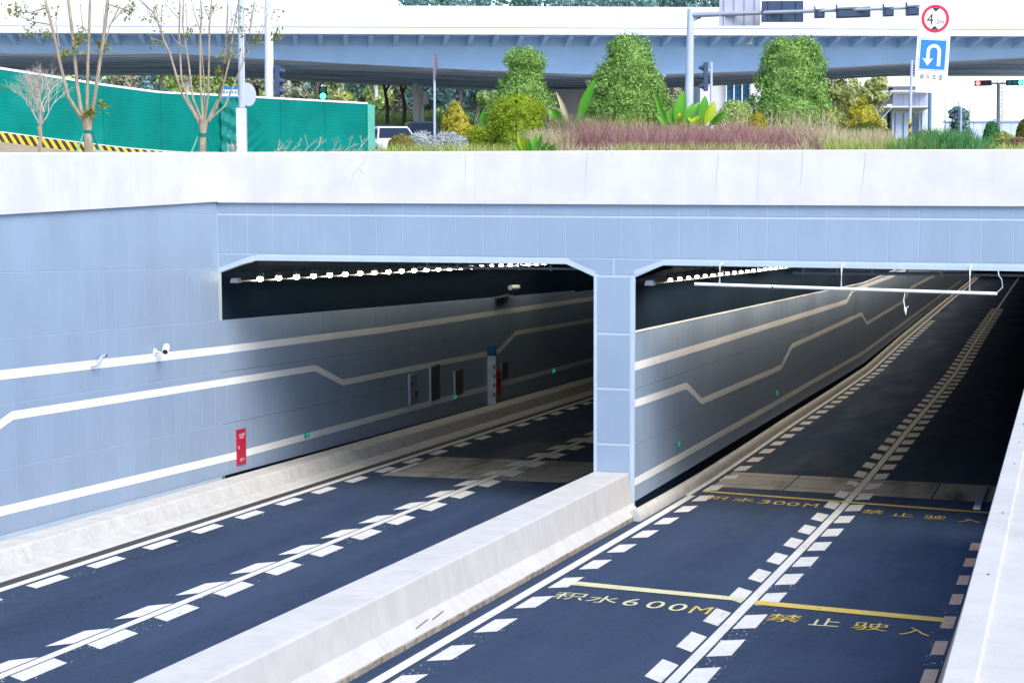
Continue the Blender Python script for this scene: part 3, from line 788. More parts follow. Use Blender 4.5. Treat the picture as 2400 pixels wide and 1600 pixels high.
b.loft([[fbot(-170+650*i/n)+Vector((0, 0, z))+F*q_ for z, q_ in ((-.42, .1), (-.42, -.03), (-.0, -.03), (-.0, .1))] for i in range(n+1)]); b.build('foot_beam', M['cap'], fence)
# crumpled tarp between two panels
b = MB(); nx, nz = 14, 40; rings = []
for i in range(nz+1):
    v = i/nz; row = []
    for j in range(nx+1):
        u = j/nx; px = 521+44*u
        p = fbot(px).lerp(ftop(px), v*.97+.01) - F*(.10+.10*abs(math.sin(u*9+v*5+2*math.sin(v*7)))*(1-.3*v)+.05*math.sin(v*23+u*4))
        row.append(p)
    rings.append(row)
b.loft(rings, closed=False, caps=False); tag(b.build('tarp', M['tarp'], None, smooth=True), 'crumpled shiny green tarp hanging on the fence left of the grey lamp post', 'tarp')
b = MB(); rings = []
for i in range(25):
    v = i/24; row = []
    for j in range(21):
        u = j/20; px = 582+62*u
        row.append(fbot(px).lerp(ftop(px), v*.55) - F*(.06+.10*max(0, math.sin((v*1.1+(1-u)*.9)*16))*(1-u)*(1-v)))
    rings.append(row)
b.loft(rings, closed=False, caps=False); tag(b.build('tarp', M['hoard'], None, smooth=True), 'green sheet with sagging folds low on the fence right of the grey lamp post', 'tarp')
# bank of dry soil below the fence
b = MB(); rings = []
for i in range(31):
    px = -190+720*i/30
    a = fbot(px)+Vector((0, 0, -.33)); e = gp(px, 46, GZ+.01)
    rings.append([a+F*3, a]+[a.lerp(e, t_)+Vector((0, 0, .10*math.sin(t_*3.1)+.03*math.sin(i*2.1+t_*9))) for t_ in (.2, .4, .6, .8)]+[e])
b.loft(rings, closed=False, caps=False); b.build('bank', M['soil'], kind='structure')
# ------------------------------------------------------------------ viaduct across the view
def bdep(px): return 1/((1/90.)*(1-.06*(px-1200)/2400))
def bpt(px, n, z):
    p = gp(px, bdep(px), z); return p + BN*n
_a, _b = gp(-500, bdep(-500), 0), gp(2900, bdep(2900), 0)
BU = (_b-_a).normalized(); BN = Vector((-BU.y, BU.x, 0))
BL = (_b-_a).length
def bs(s_, n, z): return _a + BU*s_ + BN*n + Vector((0, 0, z))
def spx(px): return (gp(px, bdep(px), 0)-_a).length
Z0 = 13.12
vd = thing('viaduct', 'long white road viaduct on blue grey girders crossing behind the planting', 'viaduct')
def bprism(prof, s0, s1, name, m, par=vd, **k):
    b = MB(); b.loft([[bs(s_, n, z) for n, z in prof] for s_ in (s0, s1)]); return b.build(name, m, par, **k)
segs = [0, spx(250), spx(860), spx(1460), spx(2060), BL]
for a, c in zip(segs[:-1], segs[1:]):
    bprism([(0, Z0+.34), (.28, Z0+.34), (.25, Z0+1.34), (.06, Z0+1.34)], a+.008, c-.008, 'parapet', M['bridge'])
bprism([(-.06, Z0), (.4, Z0), (.4, Z0+.30), (-.06, Z0+.30)], 0, BL, 'deck_edge', M['bridge'])
bprism([(.05, Z0+.02), (28.5, Z0+.02), (28.5, Z0+.36), (.05, Z0+.36)], 0, BL, 'deck', M['girder'])
bprism([(28, Z0+.34), (28.3, Z0+.34), (28.3, Z0+1.34), (28, Z0+1.34)], 0, BL, 'parapet', M['bridge'])
PIER = spx(1475)
def soff(s_):
    d = abs(s_-PIER); return 11.30 + 1.02*min(1., (d/22.)**1.25) if d < 22 else 12.32
b = MB(); b.hexa([bs(0, .45, Z0-.10), bs(.22, .45, Z0-.10), bs(.22, 2.3, Z0-.46), bs(0, 2.3, Z0-.46)], [bs(0, .45, Z0+.01), bs(.22, .45, Z0+.01), bs(.22, 2.3, Z0+.01), bs(0, 2.3, Z0+.01)])
b.v = [(Vector(v)-_a).to_tuple() for v in b.v]
ro = b.build('bracket', M['girder']); rd = ro.data; bpy.data.objects.remove(ro)
s_ = .4
while s_ < BL:
    p = bs(s_, 0, 0); put(rd, 'bracket', vd, p); s_ += 1.2
N = 60
for k, n0 in enumerate((2.2, 8.0, 13.6, 19.2, 24.6)):
    b = MB(); b.loft([[bs(BL*i/N, n0, Z0+.03), bs(BL*i/N, n0+.15, soff(BL*i/N)), bs(BL*i/N, n0+3.7, soff(BL*i/N)), bs(BL*i/N, n0+3.9, Z0+.03)] for i in range(N+1)])
    me = b.build('girder', [M['girder']], vd)
    me.data.materials.append(M['soffit'])
    for p in me.data.polygons:
        if p.normal.z < -.6: p.material_index = 1
for pxx in (1475, -330, 3250):
    s_ = spx(pxx) if pxx > -500 else 0
    for n in (6, 21):
        if 0 < s_ < BL+30:
            b = MB(); c = bs(s_, n, 0); b.lathe((c.x, c.y, GZ-.2), [(.85, 0), (.85, 3.2), (1.3, soff(PIER)-GZ+.1)], 20)
            b.build('pier', M['bridge'], vd, smooth=True)
# pipes and a small lamp fixed to the girder face
b = MB()
for pts in ([(1557, 110), (1745, 110)], [(1553, 110), (1553, 180)], [(1558, 112), (1558, 180)], [(1516, 109), (1527, 109), (1527, 142)]):
    b.tube([at(x, y, bdep(x)+2.05) for x, y in pts], .055, 6)
b.build('drain_pipe', M['cap'], vd)
b = MB(); b.tube([at(1764, 86, bdep(1764)+.9), at(1759, 101, bdep(1764)+.9)], .06, 6); p = at(1758, 102, bdep(1764)+.8); b.box(p.x-.13, p.x+.13, p.y-.1, p.y+.1, p.z-.03, p.z+.03); b.build('bracket_lamp', M['cap'], vd)

# ------------------------------------------------------------------ foliage helpers
def quads(name, V, m, parent=None, **pr):
    """V: (n, 4, 3) array of leaf corners"""
    n = len(V); me = bpy.data.meshes.new(name)
    me.vertices.add(n*4); me.vertices.foreach_set('co', V.reshape(-1).astype(np.float32))
    me.loops.add(n*4); me.loops.foreach_set('vertex_index', np.arange(n*4, dtype=np.int32))
    me.polygons.add(n); me.polygons.foreach_set('loop_start', np.arange(0, n*4, 4, dtype=np.int32))
    me.polygons.foreach_set('loop_total', np.full(n, 4, dtype=np.int32))
    me.update(calc_edges=True); me.validate()
    for q in (m if isinstance(m, (list, tuple)) else [m]): me.materials.append(q)
    return link(name, me, parent, **pr)

def leaf_quads(P, Nrm, size, aspect=.5, tilt=.8, droop=0.):
    n = len(P)
    Nn = Nrm + rng.normal(0, tilt, (n, 3)); Nn /= np.linalg.norm(Nn, axis=1)[:, None]+1e-9
    T = rng.normal(0, 1, (n, 3)) + Nrm*.4; T[:, 2] += .2-droop
    T -= Nn*(T*Nn).sum(1)[:, None]; T /= np.linalg.norm(T, axis=1)[:, None]+1e-9
    B = np.cross(Nn, T); s = (size*rng.uniform(.6, 1.3, n))[:, None]
    return np.stack([P-T*s*.5, P+B*s*aspect*.5, P+T*s*.5, P-B*s*aspect*.5], 1)

def lump(P, f, seed, octv=3):
    r = np.random.default_rng(seed); o = np.zeros(len(P))
    for k in range(octv):
        for _ in range(5):
            d = r.normal(0, 1, 3); d /= np.linalg.norm(d); o += np.sin(P@d*f*(1.9**k)+r.uniform(0, 6.28))/(1.6**k)
    return o/6

def prof_pts(prof, n, sq=(1, 1)):
    """points and normals on a surface of revolution prof = [(r, z)]"""
    pr = np.array(prof, float); seg = np.hypot(np.diff(pr[:, 0]), np.diff(pr[:, 1])); area = seg*(pr[:-1, 0]+pr[1:, 0])/2
    k = rng.choice(len(seg), n, p=area/area.sum()); u = rng.random(n)
    r = pr[k, 0]+(pr[k+1, 0]-pr[k, 0])*u; z = pr[k, 1]+(pr[k+1, 1]-pr[k, 1])*u
    th = rng.uniform(0, 2*np.pi, n)
    dr = pr[k+1, 0]-pr[k, 0]; dz = pr[k+1, 1]-pr[k, 1]; L = np.hypot(dr, dz)+1e-9
    P = np.stack([r*np.cos(th)*sq[0], r*np.sin(th)*sq[1], z], 1)
    Nn = np.stack([dz/L*np.cos(th), dz/L*np.sin(th), -dr/L], 1)
    return P, Nn

def topiary(base, prof, name, lab, cat, m, n, size, amp, f, seed, trunk=True, tilt=.7, group=None, aspect=.55, clump=0, cr=.2):
    t = thing(name, lab, cat, group=group); base = np.array(base)
    if clump:
        n = clump*(n//clump)
        C_, Nc = prof_pts(prof, clump); C_ = C_ - Nc*(cr*.55) + Nc*(lump(C_, 2.2, seed)*amp)[:, None]
        k = n//clump; v = rng.normal(0, 1, (clump*k, 3)) + np.repeat(Nc, k, 0)*.9; v /= np.linalg.norm(v, axis=1)[:, None]
        rad = np.repeat(cr*rng.uniform(.75, 1.25, clump), k)*rng.uniform(.62, 1.14, clump*k)
        P = np.repeat(C_, k, 0) + v*rad[:, None]; Nn = v
    else:
        P, Nn = prof_pts(prof, n)
    d = 0*P[:, 0] if clump else lump(P, f, seed) + .55*lump(P, f*3.1, seed+1, 2); P = P + Nn*(d*amp + rng.normal(0, amp*.22, n))[:, None]
    P += base
    V = leaf_quads(P, Nn, size, aspect, tilt)
    # inner branches and shaded leaves fill the crown
    k = n//3; P2, N2 = prof_pts([(r*.86, z*.985) for r, z in prof], k); P2 = P2 + N2*(lump(P2, f, seed)*amp)[:, None] + base
    V2 = leaf_quads(P2, N2, size*1.7, .8, .35)
    quads('crown', np.concatenate([V, V2]), m, t)
    if trunk:
        b = MB(); b.tube([Vector(base)+Vector((0, 0, -.1)), Vector(base)+Vector((.02, 0, prof[-1][1]*.5)), Vector(base)+Vector((0, 0, prof[-1][1]*.9))], [.09, .07, .02], 7); b.build('trunk', M['darkbark'], t)
    return t

def revo(w_h, k=.5):
    return w_h
L = dict(
    green=leaf_mat('leaf_bright_green', [(.06, .18, .02), (.13, .34, .04), (.24, .47, .07), (.38, .58, .15)]),
    yellow=leaf_mat('leaf_yellow', [(.20, .30, .012), (.42, .48, .025), (.62, .62, .04), (.30, .40, .02)]),
    olive=leaf_mat('leaf_olive', [(.07, .09, .015), (.12, .15, .02), (.20, .21, .03)]),
    gold=leaf_mat('leaf_gold', [(.26, .25, .015), (.42, .38, .025), (.52, .46, .05)]),
    purple=leaf_mat('grass_purple', [(.30, .10, .14), (.46, .20, .24), (.58, .36, .38), (.34, .24, .18)], .2),
    straw=leaf_mat('grass_straw', [(.34, .30, .12), (.48, .43, .22), (.38, .44, .14), (.56, .50, .34)], .2),
    limegrass=leaf_mat('grass_lime', [(.20, .30, .04), (.34, .44, .08), (.46, .48, .16)], .2),
    bladegreen=leaf_mat('grass_green', [(.03, .14, .03), (.05, .22, .05), (.10, .28, .09)], .2),
    silver=leaf_mat('leaf_silver', [(.50, .53, .53), (.68, .70, .70), (.36, .40, .37)], .1),
    broad=leaf_mat('broad_leaf_green', [(.08, .32, .02), (.14, .42, .04)], .3, .35),
    broady=leaf_mat('broad_leaf_yellow', [(.46, .56, .03), (.36, .52, .03)], .3, .35),
    far1=leaf_mat('leaf_far_green', [(.20, .32, .08), (.34, .48, .12), (.48, .60, .20)]),
    far2=leaf_mat('leaf_far_blue_green', [(.09, .22, .21), (.18, .34, .32), (.30, .46, .42)]),
    far3=leaf_mat('leaf_far_yellow', [(.34, .40, .10), (.48, .52, .16), (.58, .60, .26)]),
    far4=leaf_mat('leaf_far_brown', [(.32, .31, .22), (.50, .46, .36), (.42, .45, .29)]),
    spring=leaf_mat('leaf_spring', [(.28, .27, .03), (.40, .36, .05), (.20, .24, .04)], .3),
)
# ------------------------------------------------------------------ clipped shrubs in the planting bed
def pxw(w_, d): return w_/FPX*d
def shape(px, d, tops, ybase=380):
    """profile of revolution from (half width in px, pixel row) pairs, top first"""
    zb = GZ
    pr = [(pxw(h, d), hz(y, d)-zb) for h, y in tops][::-1]
    return gp(px, d, zb), [(max(.02, r), z) for r, z in pr]
DB = 47
base, pr = shape(1229, 49, [(2, 122), (28, 126), (41, 139), (44, 152), (36, 163), (42, 180), (56, 203), (67, 230), (78, 262), (82, 300), (70, 374)])
topiary(base, pr, 'topiary_tree', 'clipped green tree with a narrow neck, behind the yellow dome bush', 'tree', L['green'], 26000, .062, .115, 4.5, 11, clump=170, cr=.21, tilt=.55, group='large clipped trees in the planting bed')
base, pr = shape(1470, 47, [(2, 92), (30, 97), (45, 112), (53, 140), (64, 170), (77, 205), (90, 245), (95, 270), (84, 300), (74, 374)])
topiary(base, pr, 'topiary_tree', 'largest clipped green tree, a broad cone in the middle of the planting bed', 'tree', L['green'], 34000, .062, .125, 4.2, 23, clump=240, cr=.21, tilt=.55, group='large clipped trees in the planting bed')
base, pr = shape(1853, 47, [(2, 100), (30, 103), (52, 116), (62, 142), (70, 175), (79, 215), (88, 250), (90, 285), (76, 374)])
topiary(base, pr, 'topiary_tree', 'clipped green bell shaped tree on the right, beside the small golden bush', 'tree', L['green'], 32000, .062, .12, 4.4, 37, clump=240, cr=.21, tilt=.55, group='large clipped trees in the planting bed')
base, pr = shape(1212, 44.5, [(2, 226), (28, 229), (52, 242), (66, 268), (68, 300), (62, 330), (55, 372)])
topiary(base, pr, 'dome_bush', 'rounded yellow green dome bush in front of the narrowest clipped tree', 'bush', L['yellow'], 14000, .05, .08, 6, 41, tilt=.7, clump=150, cr=.15)
base, pr = shape(1071, 56, [(2, 237), (10, 242), (20, 262), (32, 285), (37, 302), (32, 325), (26, 368)])
topiary(base, pr, 'cone_bush', 'small yellow cone shaped conifer beside the round traffic sign seen edge-on', 'bush', L['gold'], 7000, .06, .05, 6, 43, tilt=.8, clump=90, cr=.13)
base, pr = shape(1119, 46, [(2, 300), (14, 306), (28, 318), (32, 335), (30, 372)])
topiary(base, pr, 'low_bush', 'low yellow feathery bush left of the yellow dome bush', 'bush', L['yellow'], 3500, .06, .06, 7, 47, trunk=False, tilt=1)
base, pr = shape(2021, 46, [(2, 230), (5, 234), (9, 248), (24, 258), (36, 276), (40, 292), (38, 330), (32, 372)])
topiary(base, pr, 'cone_bush', 'small golden bush with a pointed brown tip right of the bell shaped tree', 'bush', L['gold'], 7000, .05, .05, 6, 53, tilt=.8, clump=90, cr=.12)
base, pr = shape(2036, 43.5, [(2, 292), (22, 296), (44, 308), (52, 330), (50, 372)])
topiary(base, pr, 'low_bush', 'low olive green bush at the foot of the small golden bush', 'bush', L['olive'], 5500, .055, .06, 6, 59, trunk=False, tilt=1)
base, pr = shape(1775, 44, [(2, 266), (12, 270), (20, 282), (22, 300), (18, 370)])
topiary(base, pr, 'low_bush', 'tiny bright yellow bush at the left foot of the bell shaped tree', 'bush', L['gold'], 2500, .045, .04, 7, 61, trunk=False, tilt=1)
base, pr = shape(1722, 46, [(2, 238), (20, 244), (36, 262), (42, 290), (38, 372)])
topiary(base, pr, 'low_bush', 'loose green bush between the broad leaved plant and the bell shaped tree', 'bush', L['far1'], 4500, .07, .10, 5, 67, trunk=False, tilt=1.2)
base, pr = shape(1290, 45, [(2, 252), (18, 258), (34, 275), (40, 310), (36, 372)])
topiary(base, pr, 'low_bush', 'dull brown green bush squeezed between dome bush and largest clipped tree', 'bush', L['far4'], 3800, .07, .10, 5, 71, trunk=False, tilt=1.2)
base, pr = shape(2168, 44, [(2, 308), (14, 311), (28, 322), (30, 340), (28, 372)])
topiary(base, pr, 'low_bush', 'small rust coloured bush at the foot of the height limit sign', 'bush', leaf_mat('leaf_rust', [(.30, .17, .04), (.36, .26, .06), (.24, .22, .06)]), 2500, .05, .05, 7, 73, trunk=False, tilt=1)
base, pr = shape(2324, 70, [(2, 291), (8, 294), (14, 306), (18, 322), (18, 372)])
topiary(base, pr, 'topiary_tree', 'small dark green clipped cone near the far right, below the red lit signal', 'tree', L['bladegreen'], 3000, .10, .05, 4, 79, trunk=False)
base, pr = shape(2400, 66, [(2, 284), (10, 290), (18, 306), (22, 330), (20, 372)])
topiary(base, pr, 'topiary_tree', 'dark green clipped bush cut by the right edge of the view', 'tree', L['olive'], 3000, .09, .05, 4, 83, trunk=False)
base, pr = shape(2352, 52, [(2, 316), (14, 319), (24, 330), (24, 372)])
topiary(base, pr, 'low_bush', 'low yellow green bush at far right in front of the small clipped cone', 'bush', L['limegrass'], 2500, .06, .05, 7, 89, trunk=False, tilt=1)
base, pr = shape(2390, 48, [(2, 326), (18, 329), (34, 340), (34, 372)])
topiary(base, pr, 'low_bush', 'low reddish brown bush in the lower right corner of the planting bed', 'bush', leaf_mat('leaf_redbrown', [(.30, .16, .11), (.36, .24, .16), (.24, .18, .10)]), 2500, .05, .05, 7, 97, trunk=False, tilt=1)
for px, d, h_, top, mk, lab in ((1375, 46.5, 38, 285, 'far1', 'leafy green bush at the left foot of the largest clipped tree'), (1585, 46, 34, 268, 'far1', 'leafy green bush at the right foot of the largest clipped tree'),
                                (1945, 46.5, 34, 262, 'limegrass', 'pale green wispy bush filling the gap left of the small golden bush'), (1165, 50, 36, 282, 'far1', 'green bush half hidden behind the left side of the dome bush')):
    base, pr = shape(px, d, [(2, top), (h_*.5, top+4), (h_*.85, top+16), (h_, top+36), (h_, 372)])
    topiary(base, pr, 'low_bush', lab, 'bush', L[mk], 4200, .075, .08, 6, int(px)+5, trunk=False, tilt=1.1, clump=60, cr=.17)
for px, d, wd, top, lab in ((985, 45, 34, 313, 'silvery white shrub beside the white car, left of its taller neighbour'), (1055, 44.5, 38, 316, 'rounded silvery white shrub below the yellow cone shaped conifer')):
    base, pr = shape(px, d, [(2, top), (wd*.5, top+3), (wd*.85, top+14), (wd, top+30), (wd, 372)])
    topiary(base, pr, 'silver_shrub', lab, 'shrub', L['silver'], 7000, .055, .06, 7, int(px), trunk=False, tilt=1.3, clump=60, cr=.14)
base, pr = shape(940, 44, [(2, 318), (16, 321), (28, 334), (30, 372)])
topiary(base, pr, 'low_bush', 'small yellow brown shrub in front of the white car', 'shrub', leaf_mat('leaf_yellowbrown', [(.30, .24, .06), (.36, .32, .08), (.22, .24, .06)]), 2800, .05, .06, 7, 101, trunk=False, tilt=1.2)

# ------------------------------------------------------------------ grasses
def blades(name, x0, x1, d0, d1, top, n, wd, m, lean=.25, spread=0, tops=None):
    """grass blades rooted between pixel columns x0..x1, depths d0..d1; top = pixel row reached (at mid depth)"""
    V = []
    px = rng.uniform(x0, x1, n); dd = rng.uniform(d0, d1, n)
    for i in range(n):
        tp = float(np.interp(px[i], *tops)) if tops else top
        b0 = np.array(gp(px[i], dd[i], GZ)); h = (hz(tp, (d0+d1)/2)-GZ)*rng.uniform(.55, 1.06)
        a = rng.uniform(0, 6.28); l = abs(rng.normal(0, lean))*h
        mid = b0+np.array([math.cos(a)*l*.35, math.sin(a)*l*.35, h*.6]); tip = b0+np.array([math.cos(a)*l, math.sin(a)*l, h])
        s_ = np.array(R0)*wd*rng.uniform(.6, 1.3)*.5
        V.append([b0-s_, b0+s_, mid+s_*.8, mid-s_*.8]); V.append([mid-s_*.8, mid+s_*.8, tip+s_*.15, tip-s_*.15])
    V = np.array(V); return quads(name, V, m, None, kind='stuff')
o = blades('purple_grass', 1318, 1690, 41.5, 44, 290, 4200, .016, L['purple'], .35, tops=([1318, 1345, 1380, 1420, 1450, 1480, 1530, 1560, 1600, 1640, 1690], [312, 296, 285, 283, 298, 288, 286, 301, 289, 292, 306]))
blades('purple_grass', 1600, 1930, 41.3, 43.5, 294, 3600, .016, L['purple'], .35, tops=([1600, 1650, 1690, 1720, 1760, 1800, 1840, 1870, 1900, 1930], [304, 311, 300, 287, 292, 303, 298, 305, 297, 312]))
blades('straw_grass', 1330, 1900, 42.2, 44, 292, 1500, .013, L['straw'], .45)
blades('lime_grass', 1430, 1530, 43.8, 45, 268, 500, .016, L['limegrass'], .5)
blades('brown_grass', 1290, 1420, 42.5, 44.6, 272, 1100, .014, leaf_mat('grass_brown', [(.20, .15, .09), (.32, .25, .15), (.26, .25, .12)]), .4)
blades('straw_grass', 1880, 2090, 41.2, 43, 306, 2600, .016, L['straw'], .25)
blades('straw_grass', 1240, 1340, 41.5, 43, 305, 1300, .016, L['straw'], .35)
blades('lime_grass', 1930, 2210, 40.8, 42.2, 328, 2800, .018, L['limegrass'], .3)
blades('green_grass', 2080, 2330, 40.7, 42.5, 318, 2600, .022, L['bladegreen'], .3, tops=([2080, 2150, 2190, 2270, 2330], [335, 318, 300, 312, 335]))
blades('green_grass', 1690, 1960, 44.5, 46, 262, 700, .018, L['straw'], .35)
blades('straw_grass', 1310, 1900, 40.6, 41.5, 338, 1900, .016, L['straw'], .6)
blades('lime_grass', 1440, 1760, 40.8, 41.6, 334, 900, .02, L['limegrass'], .5)
blades('low_herbs', 880, 1240, 41.8, 43.4, 336, 1700, .02, L['limegrass'], .6)
blades('low_herbs', 640, 900, 42.5, 43.6, 348, 500, .016, L['straw'], .9)
blades('low_herbs', 2300, 2420, 40.7, 42, 340, 800, .018, L['limegrass'], .5)

# ------------------------------------------------------------------ broad-leaved plants
def paddle(b0, tip, wd, bend, m, parent, cup=.25):
    b0, tip = Vector(b0), Vector(tip); ax = tip-b0; ln = ax.length; side = F.cross(ax).normalized(); fw = -F
    side = (side + fw*random.uniform(-.5, .5)).normalized()
    b = MB(); rows_ = []; n = 9
    for i in range(n+1):
        t_ = i/n; c = b0+ax*t_ + fw*(bend*math.sin(t_*2.2)) - Vector((0, 0, bend*t_*t_*.6))
        w_ = wd*(.10+.90*math.sin(math.pi*min(1, max(0, (t_-.12)/.88))**.85)) if t_ > .12 else wd*.10
        if i == n: w_ = wd*.04
        nn = side.cross(ax).normalized()
        rows_.append([c-side*w_*.5+nn*w_*cup, c-side*w_*.25+nn*w_*cup*.3, c, c+side*w_*.25+nn*w_*cup*.3, c+side*w_*.5+nn*w_*cup])
    b.loft(rows_, closed=False, caps=False)
    return b.build('leaf', m, parent, smooth=True)
def plant(lab, lst, d, name='broad_leaved_plant'):
    t = thing(name, lab, 'plant')
    for (x0, y0, x1, y1, wpx, bend, mk) in lst:
        dd = d+random.uniform(-.35, .35)
        paddle(at(x0, y0, dd), at(x1, y1, dd+random.uniform(-.4, .2)), pxw(wpx, d), bend, L[mk], t)
    return t
plant('clump of green and yellow paddle leaves at the foot of the grey signal post', [
    (1566, 300, 1530, 206, 14, .05, 'broad'), (1582, 300, 1602, 210, 30, .05, 'broad'), (1574, 300, 1573, 248, 24, .1, 'broad'), (1600, 300, 1640, 232, 22, .15, 'broad'),
    (1612, 300, 1622, 238, 26, .1, 'broad'), (1640, 300, 1652, 222, 28, .05, 'broad'), (1648, 300, 1674, 232, 26, .1, 'broady'), (1655, 302, 1702, 252, 20, .2, 'broad'),
    (1630, 300, 1618, 262, 30, .25, 'broady'), (1645, 305, 1640, 266, 26, .2, 'broady'), (1590, 300, 1592, 255, 18, .2, 'broady'), (1565, 305, 1538, 262, 16, .1, 'broad')], 44)
plant('sparse paddle leaf plant with one drooping leaf, right of the dome bush', [
    (1350, 300, 1396, 180, 24, .03, 'broad'), (1338, 300, 1303, 212, 12, .05, 'straw'), (1322, 295, 1285, 240, 22, .3, 'broad'), (1140, 300, 1133, 255, 20, .1, 'broad'), (1345, 300, 1356, 270, 8, .05, 'broady')], 44.8)
plant('low clump of bright green strap leaves in front of the dome bush, against the parapet', [
    (1228, 362, 1213, 306, 11, .02, 'broady'), (1236, 362, 1229, 318, 14, .02, 'broady'), (1243, 362, 1239, 322, 11, .02, 'broad'), (1250, 362, 1256, 310, 11, .03, 'broad'),
    (1258, 362, 1270, 312, 12, .03, 'broad'), (1266, 362, 1284, 330, 12, .05, 'broad'), (1225, 362, 1204, 334, 9, .05, 'broad'), (1280, 362, 1300, 336, 14, .05, 'broad'), (1288, 362, 1308, 346, 11, .05, 'broad'), (1246, 362, 1247, 330, 12, .02, 'broad')], 41.2, 'strap_leaved_plant')

# ------------------------------------------------------------------ trees on the left
def stem(b, pts, d, r0, r1, k=7, ext=True):
    P = []; 
    for i, (x, y) in enumerate(pts): P.append(at(x, y, d+DJ*(i/len(pts))))
    if ext:
        v = (P[-1]-P[-2]).normalized(); P.append(P[-1]+v*1.0)
    n = len(P); b.tube(P, [r0+(r1-r0)*i/(n-1) for i in range(n)], k)
    return P
def leaf_tuft(c, n, r, size, m, parent):
    n = int(n*1.7); P = np.array(c)+rng.normal(0, r*1.15, (n, 3)); V = leaf_quads(P, np.tile([0, 0, 1.], (n, 1)), size, .45, 1.0)
    return quads('leaf_tuft', V, m, parent, kind='stuff')
def stakes(t, px, d, y, spread):
    c = at(px, y, d); b = MB(); b.tube([c+Vector((0, 0, -.04)), c+Vector((0, 0, .04))], .115, 10); b.build('strap', M['hoard'], t)
    for sx, sy in ((-1, -.4), (1, -.2), (.1, .9)):
        b = MB(); b.tube([c+R0*(.10*sx), c+R0*(spread*sx)+F*(spread*sy)+Vector((0, 0, y*0-.9))], .022, 6); b.build('stake', M['hoard'] if sx > 0 else M['hoard_light'], t)
t = thing('street_tree', 'pollarded tree with five thick upright stems and a mossy fork, at left', 'tree')
b = MB(); d = 47; DJ = 0
b.tube([gp(207, d, GZ-.2), at(208, 350, d), at(206, 310, d), at(204, 290, d), at(206, 272, d)], [.13, .115, .10, .13, .17], 10); b.build('trunk', M['bark'], t, smooth=True)
for pts, r0, r1, dj in (([(197, 285), (186, 268), (160, 228), (141, 150), (126, 80), (106, 0)], .085, .05, -.5), ([(200, 280), (190, 258), (181, 200), (171, 90), (160, 0)], .085, .06, .4),
                    ([(206, 275), (204, 250), (206, 150), (211, 0)], .085, .045, .2), ([(212, 280), (218, 256), (232, 160), (241, 100), (252, 0)], .095, .05, -.4), ([(238, 118), (248, 60), (254, 0)], .05, .04, 0)):
    DJ = dj; b = MB(); stem(b, pts, d, r0*.6, r1*.6); b.build('stem', M['bark'], t, smooth=True)
b = MB(); DJ = .3
for pts in ([(139, 110), (131, 55), (138, 0)], [(127, 75), (112, 30), (86, 0)], [(117, 58), (80, 52), (50, 40), (32, 15)], [(246, 100), (258, 60), (281, 15), (285, 0)], [(258, 58), (300, 10), (345, 9)], [(105, 20), (70, 30), (40, 28)], [(195, 70), (190, 30), (188, 0)], [(250, 10), (300, 25), (310, 38)]):
    stem(b, pts, d, .018, .008, 5, ext=False)
b.build('twig', M['bark'], t)
for x, y, n, r in ((188, 82, 34, .09), (183, 90, 20, .07), (156, 128, 22, .09), (148, 125, 12, .08), (238, 105, 26, .08), (252, 109, 10, .05), (237, 246, 26, .07), (205, 268, 40, .06), (213, 264, 26, .05), (180, 110, 10, .06), (30, 18, 24, .10), (44, 22, 14, .1), (305, 22, 26, .12), (80, 40, 10, .08), (300, 28, 10, .08), (262, 20, 8, .08), (115, 30, 10, .1)):
    leaf_tuft(at(x, y, d-.1), n, r, .12, L['spring'], t)
stakes(t, 207, d, 309, .42)
t = thing('street_tree', 'young vase shaped tree with many thin bare stems, left of the grey lamp post', 'tree')
b = MB(); d = 47
b.tube([gp(475, d, GZ-.2), at(475, 350, d), at(476, 315, d), at(476, 298, d), at(478, 282, d)], [.095, .085, .08, .11, .12], 10); b.build('trunk', M['bark'], t, smooth=True)
for pts, r0, r1, dj in (([(470, 295), (452, 262), (424, 215), (398, 125), (384, 95), (376, 68), (360, 30), (332, 5)], .055, .03, -.4), ([(472, 290), (440, 232), (425, 185), (420, 80), (422, 0)], .05, .03, .4),
        ([(474, 285), (452, 230), (441, 140), (428, 60), (430, 0)], .045, .028, 0), ([(476, 282), (470, 200), (469, 90), (473, 30), (470, 0)], .05, .03, .3), ([(480, 282), (489, 215), (491, 60), (496, 0)], .05, .03, -.3),
        ([(484, 288), (512, 232), (526, 150), (531, 80), (534, 12)], .055, .025, .2), ([(490, 285), (516, 232), (538, 140), (549, 60), (560, 0)], .05, .025, -.3), ([(496, 277), (528, 248), (552, 190), (576, 130), (588, 60), (598, 0)], .04, .02, .3), ([(478, 278), (480, 210), (476, 160)], .03, .02, .5)):
    DJ = dj; b = MB(); stem(b, pts, d, r0*.6, r1*.6); b.build('stem', M['bark'], t, smooth=True)
b = MB(); DJ = .2
for pts in ([(384, 100), (355, 90), (345, 74)], [(376, 62), (350, 30), (334, 0)], [(372, 60), (366, 20), (356, 0)], [(440, 118), (410, 95), (395, 70)], [(470, 75), (455, 30), (448, 0)], [(491, 45), (480, 20), (476, 0)], [(493, 40), (500, 20), (505, 12)], [(421, 45), (405, 30), (390, 12)], [(530, 90), (545, 50), (540, 14)], [(576, 130), (610, 95), (622, 50), (632, 20)], [(585, 80), (590, 30), (588, 0)], [(439, 95), (438, 40), (434, 5)], [(378, 80), (379, 30), (381, 0)]):
    stem(b, pts, d, .016, .006, 5, ext=False)
b.build('twig', M['bark'], t)
